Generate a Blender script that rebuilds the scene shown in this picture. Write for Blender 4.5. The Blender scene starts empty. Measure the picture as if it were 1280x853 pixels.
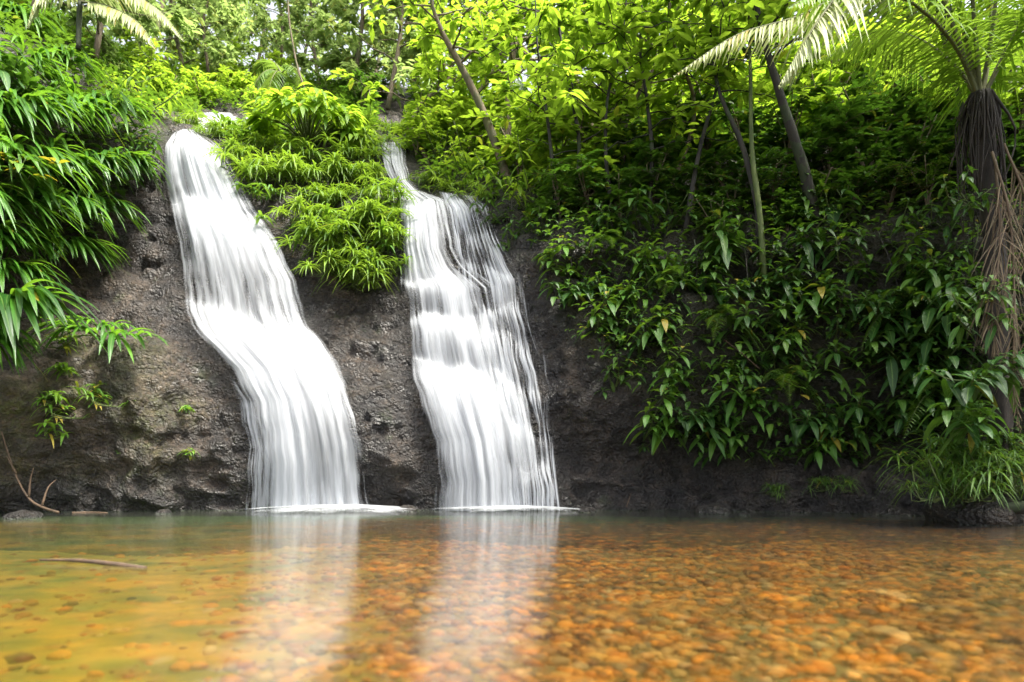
import bpy, math, random
import numpy as np
from mathutils import Vector, Matrix

random.seed(7)
scene = bpy.context.scene
COL = scene.collection
F, CX, HY, CAMH = 853.0, 640.0, 589.0, 0.60      # focal length in photo pixels, principal column, horizon row, eye height

def W(px, py, Y):
    """world point that stands Y metres away under photo pixel (px, py)"""
    return np.array([(px - CX) * Y / F, Y, CAMH + (HY - py) * Y / F])

def rg(seed): return np.random.default_rng(seed)

# ------------------------------------------------------------------ noise
_perm = rg(3).permutation(256)
_perm = np.concatenate([_perm, _perm, _perm])
_grad = rg(4).normal(size=(256, 3)); _grad /= np.linalg.norm(_grad, axis=1)[:, None]
def perlin(p):
    pi = np.floor(p).astype(int); pf = p - pi
    pi &= 255
    u = pf * pf * pf * (pf * (pf * 6 - 15) + 10)
    out = 0
    for dx in (0, 1):
        for dy in (0, 1):
            for dz in (0, 1):
                h = _perm[_perm[_perm[pi[..., 0] + dx] + pi[..., 1] + dy] + pi[..., 2] + dz]
                g = _grad[h]
                d = pf - np.array([dx, dy, dz])
                w = (u[..., 0] if dx else 1 - u[..., 0]) * (u[..., 1] if dy else 1 - u[..., 1]) * (u[..., 2] if dz else 1 - u[..., 2])
                out = out + w * (g * d).sum(-1)
    return out * 1.6
def fbm(p, octv=4, gain=.5):
    a, s, o = 1.0, 1.0, 0
    for i in range(octv):
        o = o + a * perlin(p * s + 17.3 * i); a *= gain; s *= 2.03
    return o

# ------------------------------------------------------------------ mesh builder
class MB:
    def __init__(self): self.v, self.q, self.t, self.uv, self.r, self.d, self.n = [], [], [], [], [], [], 0
    def add(self, v, quads=None, tris=None, uv=None, rnd=0.5, dens=None):
        v = np.asarray(v, float).reshape(-1, 3); k = len(v)
        self.v.append(v)
        if quads is not None and len(quads): self.q.append(np.asarray(quads, int).reshape(-1, 4) + self.n)
        if tris is not None and len(tris): self.t.append(np.asarray(tris, int).reshape(-1, 3) + self.n)
        self.uv.append(np.zeros((k, 2)) if uv is None else np.asarray(uv, float).reshape(-1, 2))
        self.r.append(np.broadcast_to(np.asarray(rnd, float), (k,)).copy())
        self.d.append(np.ones(k) if dens is None else np.asarray(dens, float).reshape(-1))
        self.n += k
    def mesh(self, name, mat, smooth=True):
        me = bpy.data.meshes.new(name)
        v = np.concatenate(self.v)
        q = np.concatenate(self.q) if self.q else np.zeros((0, 4), int)
        t = np.concatenate(self.t) if self.t else np.zeros((0, 3), int)
        loops = np.concatenate([q.ravel(), t.ravel()]).astype(np.int32)
        nq, nt = len(q), len(t)
        me.vertices.add(len(v)); me.vertices.foreach_set('co', v.astype(np.float32).ravel())
        me.loops.add(len(loops)); me.loops.foreach_set('vertex_index', loops)
        me.polygons.add(nq + nt)
        st = np.concatenate([np.arange(nq) * 4, nq * 4 + np.arange(nt) * 3]).astype(np.int32)
        me.polygons.foreach_set('loop_start', st)
        me.polygons.foreach_set('use_smooth', np.full(nq + nt, smooth))
        uvl = me.uv_layers.new(name='UVMap')
        uvl.data.foreach_set('uv', np.concatenate(self.uv)[loops].astype(np.float32).ravel())
        at = me.attributes.new('rnd', 'FLOAT', 'POINT'); at.data.foreach_set('value', np.concatenate(self.r).astype(np.float32))
        at = me.attributes.new('dens', 'FLOAT', 'POINT'); at.data.foreach_set('value', np.concatenate(self.d).astype(np.float32))
        me.update(calc_edges=True)
        me.materials.append(mat)
        return me

def nrm(a): return a / np.maximum(np.linalg.norm(a, axis=-1, keepdims=True), 1e-9)

PROF = {
 'strap': np.array([.22, .55, .85, 1, 1, .88, .6, .03]),
 'broad': np.array([.07, .09, .55, .92, 1, .86, .5, .02]),
 'oval':  np.array([.06, .6, .95, 1, .7, .02]),
 'thin':  np.array([.4, .9, 1, .7, .03]),
 'leaflet': np.array([.5, 1, .9, .55, .05]),
 'small': np.array([.12, .95, .85, .03]),
 'heart': np.array([.5, 1.0, .98, .8, .5, .03]),
}
def leaves(mb, base, d, L, Wd, prof='oval', droop=.3, fold=.25, up=None, rnd=None, curl=0.0):
    """many leaves at once: base (N,3), direction (N,3); each leaf is a folded, drooping blade with a midrib row of vertices"""
    base = np.asarray(base, float).reshape(-1, 3); N = len(base)
    if N == 0: return
    d = nrm(np.asarray(d, float).reshape(-1, 3))
    L = np.broadcast_to(L, (N,)).astype(float); Wd = np.broadcast_to(Wd, (N,)).astype(float)
    droop = np.broadcast_to(droop, (N,)).astype(float)
    if up is None: up = np.tile([0, 0, 1.0], (N, 1))
    up = np.broadcast_to(up, (N, 3))
    p = PROF[prof]; n = len(p) - 1
    t = np.linspace(0, 1, n + 1)
    g = np.array([0, 0, -1.0])
    pos = base[:, None] + d[:, None] * (L[:, None] * t)[..., None] + g * (L * droop)[:, None, None] * (t ** 2)[None, :, None]
    tan = nrm(d[:, None] + g * (2 * droop)[:, None, None] * t[None, :, None])
    side = np.cross(tan, up[:, None]); bad = np.linalg.norm(side, axis=-1) < 1e-3
    side[bad] = [1, 0, 0]; side = nrm(side)
    nn = np.cross(side, tan)
    w = (Wd[:, None] * p[None] * .5)[..., None]
    c, s = math.cos(fold), math.sin(fold)
    lft = pos - side * w * c + nn * w * s
    rgt = pos + side * w * c + nn * w * s
    v = np.stack([lft, pos, rgt], axis=2).reshape(-1, 3)
    k = (n + 1) * 3
    q1 = []
    for i in range(n):
        a = i * 3
        q1 += [[a, a + 1, a + 4, a + 3], [a + 1, a + 2, a + 5, a + 4]]
    q = (np.array(q1)[None] + (np.arange(N) * k)[:, None, None]).reshape(-1, 4)
    uv1 = np.stack([np.tile([0, .5, 1.0], n + 1), np.repeat(t, 3)], 1)
    uv = np.tile(uv1, (N, 1))
    if rnd is None: rnd = rg(N).random(N)
    mb.add(v, q, uv=uv, rnd=np.repeat(np.broadcast_to(rnd, (N,)), k))

def tube(mb, pts, r0, r1=None, sides=6, rnd=.5, wob=0, seed=0):
    pts = np.asarray(pts, float); n = len(pts)
    r1 = r0 if r1 is None else r1
    r = np.linspace(r0, r1, n)
    tan = nrm(np.gradient(pts, axis=0))
    ref = np.array([0, 0, 1.0]) if abs(tan[0][2]) < .9 else np.array([1.0, 0, 0])
    a = nrm(np.cross(tan, ref)); b = np.cross(tan, a)
    th = np.linspace(0, 2 * np.pi, sides, endpoint=False)
    rr = r[:, None] * np.ones(sides)
    if wob: rr = rr * (1 + wob * rg(seed).normal(size=rr.shape))
    v = pts[:, None] + rr[..., None] * (a[:, None] * np.cos(th)[None, :, None] + b[:, None] * np.sin(th)[None, :, None])
    q = [[i * sides + j, i * sides + (j + 1) % sides, (i + 1) * sides + (j + 1) % sides, (i + 1) * sides + j] for i in range(n - 1) for j in range(sides)]
    cap = [[0, j + 1, j] for j in range(1, sides - 1)] + [[(n - 1) * sides, (n - 1) * sides + j, (n - 1) * sides + j + 1] for j in range(1, sides - 1)]
    ln = np.concatenate([[0], np.cumsum(np.linalg.norm(np.diff(pts, axis=0), axis=1))])
    uv = np.stack([np.tile(th / 6.283, n), np.repeat(ln, sides)], 1)
    mb.add(v.reshape(-1, 3), q, cap, uv=uv, rnd=rnd)

def bez(p, n=12):
    """smooth path through control points (Catmull-Rom)"""
    p = np.asarray(p, float)
    P = np.concatenate([[2 * p[0] - p[1]], p, [2 * p[-1] - p[-2]]])
    out = []
    m = len(p) - 1
    for x in np.linspace(0, m, n):
        i = min(int(x), m - 1); t = x - i
        a, b, c, d = P[i:i + 4]
        out.append(.5 * (2 * b + (c - a) * t + (2 * a - 5 * b + 4 * c - d) * t * t + (3 * b - a - 3 * c + d) * t ** 3))
    return np.array(out)

# ------------------------------------------------------------------ materials
def newmat(name):
    m = bpy.data.materials.new(name); m.use_nodes = True
    nt = m.node_tree; nt.nodes.clear()
    return m, nt
class NT:
    def __init__(self, nt): self.nt = nt
    def n(self, typ, **kw):
        x = self.nt.nodes.new(typ)
        ins = kw.pop('ins', {})
        for k, v in kw.items(): setattr(x, k, v)
        for k, v in ins.items():
            s = x.inputs[k]
            if isinstance(v, bpy.types.NodeSocket): self.nt.links.new(v, s)
            else: s.default_value = v
        return x
    def link(self, a, b): self.nt.links.new(a, b)
    def math(self, op, a, b=0.0, c=None, clamp=False):
        ins = {0: a, 1: b}
        if c is not None: ins[2] = c
        return self.n('ShaderNodeMath', operation=op, use_clamp=clamp, ins=ins).outputs[0]
    def ramp(self, fac, stops, interp='LINEAR'):
        r = self.n('ShaderNodeValToRGB', ins={0: fac}); cr = r.color_ramp; cr.interpolation = interp
        while len(cr.elements) < len(stops): cr.elements.new(.5)
        for e, (p, c) in zip(cr.elements, stops):
            e.position = p; e.color = (*c, 1) if len(c) == 3 else c
        return r.outputs[0]
    def mixc(self, fac, a, b, blend='MIX'):
        x = self.n('ShaderNodeMix', data_type='RGBA', blend_type=blend)
        for s, v in ((x.inputs[0], fac), (x.inputs[6], a), (x.inputs[7], b)):
            if isinstance(v, bpy.types.NodeSocket): self.nt.links.new(v, s)
            else: s.default_value = (*v, 1) if isinstance(v, tuple) and len(v) == 3 else v
        return x.outputs[2]
    def noise(self, vec, scale, detail=4, rough=.55, dim='3D'):
        x = self.n('ShaderNodeTexNoise', noise_dimensions=dim, ins={'Scale': scale, 'Detail': detail, 'Roughness': rough})
        if vec is not None: self.link(vec, x.inputs['Vector'])
        return x.outputs[0]
    def out(self, sh, vol=None):
        o = self.n('ShaderNodeOutputMaterial'); self.link(sh, o.inputs['Surface'])

def leaf_mat(name, cols, trans=(.22, .38, .02), tf=.38, rough=.38, veins='pinnate', dead=.015):
    """cols: dark / mid / bright leaf colours picked per leaf and per plant"""
    m, nt = newmat(name); k = NT(nt)
    rnd = k.n('ShaderNodeAttribute', attribute_name='rnd').outputs['Fac']
    oi = k.n('ShaderNodeObjectInfo').outputs['Random']
    f = k.math('ADD', k.math('MULTIPLY', rnd, .6), k.math('MULTIPLY', oi, .4))
    col = k.ramp(f, [(.1, cols[0]), (.5, cols[1]), (.88, cols[2])])
    # a few yellowing leaves
    ye = k.math('GREATER_THAN', k.math('FRACT', k.math('MULTIPLY', rnd, 37.0)), 1 - dead)
    col = k.mixc(ye, col, (.34, .26, .03))
    uv = k.n('ShaderNodeUVMap', uv_map='UVMap').outputs[0]
    sep = k.n('ShaderNodeSeparateXYZ', ins={0: uv})
    u, v = sep.outputs[0], sep.outputs[1]
    mid = k.math('ABSOLUTE', k.math('SUBTRACT', u, .5))
    rib = k.math('LESS_THAN', mid, .045)
    if veins == 'pinnate':
        ph = k.math('SUBTRACT', k.math('MULTIPLY', v, 11.0), k.math('MULTIPLY', mid, 5.0))
    else:
        ph = k.math('MULTIPLY', u, 7.0)
    wave = k.math('SINE', k.math('MULTIPLY', ph, 6.283))
    bump = k.n('ShaderNodeBump', ins={'Strength': .25, 'Distance': .01, 'Height': wave})
    geo = k.n('ShaderNodeNewGeometry')
    spot = k.noise(geo.outputs['Position'], 9.0, 3)
    col = k.mixc(k.math('MULTIPLY', rib, .45), col, (.22, .34, .08))
    col = k.mixc(k.math('MULTIPLY', k.math('SUBTRACT', spot, .35, clamp=True), .8), col, k.mixc(.5, col, (.01, .03, .005), 'MIX'))
    back = k.mixc(.35, col, (.16, .22, .08))
    colf = k.mixc(geo.outputs['Backfacing'], col, back)
    p = k.n('ShaderNodeBsdfPrincipled', ins={'Base Color': colf, 'Roughness': rough, 'Specular IOR Level': .45, 'Normal': bump.outputs[0]})
    tcol = k.mixc(.5, col, (*trans, 1))
    t = k.n('ShaderNodeBsdfTranslucent', ins={'Color': tcol})
    mx = k.n('ShaderNodeMixShader', ins={0: tf, 1: p.outputs[0], 2: t.outputs[0]})
    k.out(mx.outputs[0]); return m

M = {}
M['strap'] = leaf_mat('strap_leaf', [(.015, .06, .008), (.045, .15, .012), (.12, .28, .02)], trans=(.25, .48, .02), veins='parallel', rough=.3)
M['tuft'] = leaf_mat('tuft_leaf', [(.045, .105, .01), (.13, .24, .018), (.27, .39, .03)], trans=(.35, .55, .03), veins='parallel', rough=.42, dead=.008)
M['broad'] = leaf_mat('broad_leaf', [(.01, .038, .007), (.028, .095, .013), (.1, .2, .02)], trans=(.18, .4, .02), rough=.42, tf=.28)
M['broadlight'] = leaf_mat('light_broad_leaf', [(.03, .1, .012), (.07, .19, .018), (.16, .3, .025)], trans=(.3, .5, .02), rough=.42, tf=.34)
M['bright'] = leaf_mat('bright_leaf', [(.05, .14, .012), (.125, .27, .019), (.265, .41, .03)], trans=(.5, .69, .04), tf=.58, rough=.4)
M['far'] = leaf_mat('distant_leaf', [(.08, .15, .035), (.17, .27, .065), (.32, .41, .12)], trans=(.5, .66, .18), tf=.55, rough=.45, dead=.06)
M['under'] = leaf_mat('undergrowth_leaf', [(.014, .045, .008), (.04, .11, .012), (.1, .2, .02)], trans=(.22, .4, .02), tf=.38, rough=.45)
M['moss'] = leaf_mat('small_rock_leaf', [(.04, .12, .01), (.1, .24, .02), (.2, .36, .03)], trans=(.3, .5, .03), dead=.1)
M['palm'] = leaf_mat('palm_leaflet', [(.06, .15, .015), (.14, .28, .025), (.27, .42, .05)], trans=(.42, .62, .04), tf=.5, veins='parallel', rough=.35, dead=.02)
M['pale'] = leaf_mat('pale_palm_leaflet', [(.3, .36, .14), (.42, .47, .2), (.52, .54, .28)], trans=(.5, .55, .2), tf=.4, veins='parallel', dead=.05)
M['fern'] = leaf_mat('fern_leaflet', [(.06, .14, .02), (.13, .24, .04), (.22, .34, .07)], trans=(.35, .5, .06), tf=.45, dead=.03)
M['dead'] = leaf_mat('dead_leaflet', [(.05, .03, .018), (.09, .056, .032), (.19, .125, .075)], trans=(.25, .15, .06), tf=.15, veins='parallel', rough=.7, dead=0)
M['yellow'] = leaf_mat('yellow_leaf', [(.1, .2, .015), (.4, .36, .02), (.5, .26, .02)], trans=(.6, .5, .02), tf=.35, dead=.3)

def bark_mat(name, c0, c1, moss=.0, scale=9):
    m, nt = newmat(name); k = NT(nt)
    tc = k.n('ShaderNodeTexCoord').outputs['Object']
    mp = k.n('ShaderNodeMapping', ins={0: tc, 'Scale': (1, 1, .35)}).outputs[0]
    n1 = k.noise(mp, scale, 6, .65)
    col = k.ramp(n1, [(.3, c0), (.7, c1)])
    n2 = k.noise(tc, 3.0, 3)
    col = k.mixc(k.math('MULTIPLY', k.math('GREATER_THAN', n2, .55), moss), col, (.04, .09, .015))
    b = k.n('ShaderNodeBump', ins={'Strength': .7, 'Distance': .03, 'Height': n1})
    p = k.n('ShaderNodeBsdfPrincipled', ins={'Base Color': col, 'Roughness': .8, 'Normal': b.outputs[0]})
    k.out(p.outputs[0]); return m
M['bark'] = bark_mat('grey_bark', (.09, .065, .04), (.22, .17, .11), .35)
M['darkbark'] = bark_mat('dark_bark', (.008, .007, .006), (.032, .027, .02), .25)
M['stem'] = bark_mat('green_stem', (.04, .06, .015), (.1, .13, .03), .2)
M['shag'] = bark_mat('shaggy_palm_fibre', (.005, .004, .003), (.03, .021, .014), 0, 14)
M['rachis'] = bark_mat('palm_rachis', (.05, .06, .02), (.13, .13, .05), 0)
M['wood'] = bark_mat('wet_driftwood', (.03, .018, .009), (.1, .06, .032), 0)

def rock_mat():
    m, nt = newmat('wet_volcanic_rock'); k = NT(nt)
    g = k.n('ShaderNodeNewGeometry'); P = g.outputs['Position']
    big = k.noise(P, .7, 5, .6)
    med = k.noise(P, 3.5, 6, .65)
    col = k.ramp(med, [(.3, (.007, .0055, .0042)), (.48, (.023, .0172, .0125)), (.66, (.088, .066, .047))])
    col = k.mixc(k.math('MULTIPLY', k.math('SUBTRACT', big, .42, clamp=True), 1.4, clamp=True), col, (.06, .04, .026))
    # conglomerate grains
    vo = k.n('ShaderNodeTexVoronoi', feature='F1', ins={'Vector': P, 'Scale': 20.0, 'Randomness': 1.0})
    vo2 = k.n('ShaderNodeTexVoronoi', feature='F1', ins={'Vector': P, 'Scale': 46.0, 'Randomness': 1.0})
    grain = k.ramp(k.n('ShaderNodeSeparateColor', ins={0: vo.outputs['Color']}).outputs[0], [(.0, (.5, .5, .5)), (.75, (1, 1, 1)), (1.0, (1.9, 1.7, 1.5))])
    col = k.mixc(.55, col, grain, 'MULTIPLY')
    # ochre and green stains of their own
    st = k.noise(P, 1.9, 4, .6)
    stm = k.math('MULTIPLY', k.math('SUBTRACT', st, .56, clamp=True), 3.5, clamp=True)
    col = k.mixc(k.math('MULTIPLY', stm, .5), col, (.075, .052, .018))
    gm = k.noise(k.n('ShaderNodeVectorMath', operation='ADD', ins={0: P, 1: (9, 3, 5)}).outputs[0], 2.6, 5, .65)
    gmm = k.math('MULTIPLY', k.math('SUBTRACT', gm, .6, clamp=True), 5.0, clamp=True)
    col = k.mixc(k.math('MULTIPLY', gmm, .6), col, (.05, .085, .012))
    # green haze of murky water is painted into the rock below the waterline; dark leaf mould covers the planted ground
    z = k.n('ShaderNodeSeparateXYZ', ins={0: P}).outputs[2]
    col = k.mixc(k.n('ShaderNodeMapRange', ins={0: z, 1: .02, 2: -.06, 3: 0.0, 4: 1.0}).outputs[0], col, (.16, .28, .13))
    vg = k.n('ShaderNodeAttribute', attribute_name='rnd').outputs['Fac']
    wt = k.n('ShaderNodeAttribute', attribute_name='dens').outputs['Fac']
    ms = k.n('ShaderNodeSeparateXYZ', ins={0: k.n('ShaderNodeUVMap', uv_map='UVMap').outputs[0]}).outputs[0]
    fine = k.noise(P, 13, 5, .7)
    mm = k.math('MULTIPLY', ms, k.math('MULTIPLY', k.math('SUBTRACT', fine, .38, clamp=True), 4.0, clamp=True))
    col = k.mixc(k.math('MULTIPLY', mm, .7), col, k.ramp(st, [(.4, (.1, .085, .015)), (.6, (.085, .11, .015))]))
    col = k.mixc(k.math('MULTIPLY', wt, .84), col, k.mixc(.8, col, (.006, .006, .007)))
    ve = k.n('ShaderNodeTexVoronoi', feature='DISTANCE_TO_EDGE', ins={'Vector': k.n('ShaderNodeVectorMath', operation='ADD', ins={0: k.n('ShaderNodeMapping', ins={0: P, 'Scale': (.8, .8, 1.7), 'Rotation': (0, .5, 0)}).outputs[0], 1: k.n('ShaderNodeTexNoise', ins={'Vector': P, 'Scale': 1.6, 'Detail': 4.0}).outputs['Color']}).outputs[0], 'Scale': .75}).outputs['Distance']
    crack = k.math('SUBTRACT', 1.0, k.math('MULTIPLY', ve, 30.0, clamp=True))
    crack = k.math('MULTIPLY', crack, k.math('MULTIPLY', k.math('SUBTRACT', fine, .45, clamp=True), 6.0, clamp=True))
    col = k.mixc(k.math('MULTIPLY', crack, .6), col, (.008, .007, .006))
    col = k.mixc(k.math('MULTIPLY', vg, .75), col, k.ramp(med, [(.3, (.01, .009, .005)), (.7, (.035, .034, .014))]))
    h1 = k.math('SUBTRACT', 1.0, k.math('MULTIPLY', vo.outputs['Distance'], 1.1))
    h = k.math('ADD', k.math('MULTIPLY', h1, .6), k.math('MULTIPLY', k.math('SUBTRACT', 1.0, vo2.outputs['Distance']), .3))
    h = k.math('ADD', h, k.math('MULTIPLY', k.noise(P, 24, 6, .7), .8))
    h = k.math('ADD', h, k.math('MULTIPLY', med, 1.6))
    h = k.math('SUBTRACT', h, k.math('MULTIPLY', crack, .7))
    b = k.n('ShaderNodeBump', ins={'Strength': 1.0, 'Distance': .05, 'Height': h})
    ro = k.ramp(k.noise(P, 2.2, 4), [(.3, (.3, .3, .3)), (.7, (.62, .62, .62))])
    ro = k.math('SUBTRACT', ro, k.math('MULTIPLY', wt, .12))
    p = k.n('ShaderNodeBsdfPrincipled', ins={'Base Color': col, 'Roughness': ro, 'Specular IOR Level': .5, 'Normal': b.outputs[0]})
    k.out(p.outputs[0]); return m
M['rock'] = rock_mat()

def bed_mat():
    m, nt = newmat('pool_bed_sand'); k = NT(nt)
    g = k.n('ShaderNodeNewGeometry'); P = g.outputs['Position']
    sx = k.n('ShaderNodeSeparateXYZ', ins={0: P})
    n1 = k.noise(P, 1.1, 4); n2 = k.noise(P, 9, 5, .65)
    col = k.ramp(n2, [(.3, (.05, .03, .01)), (.55, (.13, .075, .02)), (.75, (.24, .15, .05))])
    # fine olive and ochre sand drifts lie toward the left bank
    sand = k.ramp(k.noise(k.n('ShaderNodeMapping', ins={0: P, 'Scale': (1, 1.6, 1)}).outputs[0], 1.7, 4), [(.32, (.07, .11, .018)), (.48, (.27, .22, .025)), (.64, (.55, .3, .03))])
    lf = k.math('ADD', k.math('ADD', sx.outputs[0], k.math('MULTIPLY', sx.outputs[1], .22)), k.math('MULTIPLY', k.math('SUBTRACT', n1, .5), 2.2))
    col = k.mixc(k.n('ShaderNodeMapRange', ins={0: lf, 1: .9, 2: -.7, 3: 0.0, 4: 1.0}).outputs[0], col, sand)
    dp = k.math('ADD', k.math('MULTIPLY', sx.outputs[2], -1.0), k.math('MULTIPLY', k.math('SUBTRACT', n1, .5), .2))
    murk = k.n('ShaderNodeMapRange', ins={0: dp, 1: .27, 2: .52, 3: 0.0, 4: 1.0}).outputs[0]
    col = k.mixc(murk, col, (.16, .3, .13))  # greenish haze of deep murky water, painted into the bed colour
    b = k.n('ShaderNodeBump', ins={'Strength': .5, 'Distance': .03, 'Height': n2})
    p = k.n('ShaderNodeBsdfPrincipled', ins={'Base Color': col, 'Roughness': .8, 'Normal': b.outputs[0]})
    k.out(p.outputs[0]); return m
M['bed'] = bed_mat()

def pebble_mat():
    m, nt = newmat('river_pebble'); k = NT(nt)
    r = k.n('ShaderNodeAttribute', attribute_name='rnd').outputs['Fac']
    col = k.ramp(r, [(0, (.035, .025, .015)), (.16, (.12, .06, .02)), (.32, (.34, .13, .014)), (.47, (.6, .28, .03)), (.6, (.42, .15, .014)), (.72, (.24, .15, .05)), (.84, (.6, .38, .11)), (.95, (.2, .17, .12)), (1, (.66, .52, .3))])
    g = k.n('ShaderNodeNewGeometry')
    n = k.noise(g.outputs['Position'], 14, 5, .6)
    col = k.mixc(.6, col, k.ramp(n, [(.25, (.45, .45, .45)), (.75, (1.25, 1.2, 1.1))]), 'MULTIPLY')
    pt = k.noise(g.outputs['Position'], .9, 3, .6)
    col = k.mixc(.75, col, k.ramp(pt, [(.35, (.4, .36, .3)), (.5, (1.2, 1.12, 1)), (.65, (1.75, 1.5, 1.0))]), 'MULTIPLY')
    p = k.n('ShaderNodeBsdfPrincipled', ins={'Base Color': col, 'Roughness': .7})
    k.out(p.outputs[0]); return m
M['pebble'] = pebble_mat()

def water_mat():
    m, nt = newmat('pool_water'); k = NT(nt)
    g = k.n('ShaderNodeNewGeometry'); P = g.outputs['Position']
    mp = k.n('ShaderNodeMapping', ins={0: P, 'Scale': (1.0, 2.2, 1)}).outputs[0]
    n = k.noise(mp, 2.6, 3, .5)
    b = k.n('ShaderNodeBump', ins={'Strength': .12, 'Distance': .05, 'Height': n})
    fr = k.n('ShaderNodeFresnel', ins={'IOR': 1.55, 'Normal': b.outputs[0]})
    gl = k.n('ShaderNodeBsdfGlossy', ins={'Color': (1, 1, 1, 1), 'Roughness': .15, 'Normal': b.outputs[0]})
    tr = k.n('ShaderNodeBsdfTransparent', ins={'Color': (1, .94, .74, 1)})
    rf = k.n('ShaderNodeBsdfRefraction', ins={'Color': (1, .94, .74, 1), 'IOR': 1.33, 'Roughness': .24, 'Normal': b.outputs[0]})
    th = k.n('ShaderNodeMixShader', ins={0: .55, 1: tr.outputs[0], 2: rf.outputs[0]})
    mx = k.n('ShaderNodeMixShader', ins={0: fr.outputs[0], 1: th.outputs[0], 2: gl.outputs[0]})
    k.out(mx.outputs[0]); return m
M['water'] = water_mat()

def fall_mat(name, su=11.0, sv=.7, rag=1.0, top=.97):
    """white falling water; thin between the threads, thick where the sheet is full"""
    m, nt = newmat(name); k = NT(nt)
    uv = k.n('ShaderNodeUVMap', uv_map='UVMap').outputs[0]
    d = k.n('ShaderNodeAttribute', attribute_name='dens').outputs['Fac']
    def ns(a, b, o, det):
        mp = k.n('ShaderNodeMapping', ins={0: uv, 'Scale': (a, b, 1), 'Location': (o, o * .4, 0)}).outputs[0]
        return k.math('SUBTRACT', k.noise(mp, 1.0, det, .55, '2D'), .5)
    n1, n2, n3 = ns(su, sv, 0, 4), ns(su * .3, sv * .7, 7.7, 3), ns(su * 2.6, sv * 1.6, 3.3, 2)
    s = k.math('ADD', k.math('ADD', k.math('MULTIPLY', n1, 1.3), k.math('MULTIPLY', n2, 1.2)), k.math('MULTIPLY', n3, .4))
    inv = k.math('SUBTRACT', 1.25, d)
    a = k.math('ADD', k.math('SUBTRACT', k.math('MULTIPLY', d, 1.25), .2), k.math('MULTIPLY', k.math('MULTIPLY', s, inv), 2.2 * rag), clamp=True)
    a = k.math('MULTIPLY', a, k.math('MULTIPLY', d, 4.0, clamp=True))
    a = k.math('MULTIPLY', a, top)
    b = k.n('ShaderNodeBump', ins={'Strength': .3, 'Distance': .05, 'Height': k.math('ADD', n1, n2)})
    df = k.n('ShaderNodeBsdfDiffuse', ins={'Color': (.62, .64, .67, 1), 'Normal': b.outputs[0]})
    tl = k.n('ShaderNodeBsdfTranslucent', ins={'Color': (.62, .64, .67, 1)})
    wm = k.n('ShaderNodeMixShader', ins={0: .4, 1: df.outputs[0], 2: tl.outputs[0]})
    tr = k.n('ShaderNodeBsdfTransparent')
    mx = k.n('ShaderNodeMixShader', ins={0: a, 1: tr.outputs[0], 2: wm.outputs[0]})
    k.out(mx.outputs[0]); return m
M['fall'] = fall_mat('falling_water', 7.5, .42, .85, .97)
M['thread'] = fall_mat('falling_water_threads', 12.0, .7, 1.3)
M['foam'] = fall_mat('foam', 2.0, 3.0, .45)

# ------------------------------------------------------------------ objects
def link(name, me, parent=None):
    o = bpy.data.objects.new(name, me); COL.objects.link(o)
    if parent is not None: o.parent = parent
    return o
def tag(o, label, cat, group=None):
    o['label'] = label; o['category'] = cat
    if group: o['group'] = group
    return o
def empty(name, loc=(0, 0, 0)):
    o = bpy.data.objects.new(name, None); COL.objects.link(o); o.location = loc
    o.empty_display_size = .1
    return o
def make(name, parts, label, cat, group=None, loc=(0, 0, 0)):
    """parts: {part name: (MB or mesh, material)}"""
    r = empty(name, loc)
    for pn, pm in parts.items():
        for one in (pm if isinstance(pm, list) else [pm]):
            me = one if isinstance(one, bpy.types.Mesh) else one[0].mesh(pn, one[1])
            link(pn, me, r)
    return tag(r, label, cat, group)
def struct(name, me, kind='structure'):
    o = link(name, me); o['kind'] = kind; return o

ORD = ['', 'first', 'second', 'third', 'fourth', 'fifth', 'sixth', 'seventh', 'eighth', 'ninth', 'tenth', 'eleventh', 'twelfth']

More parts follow.
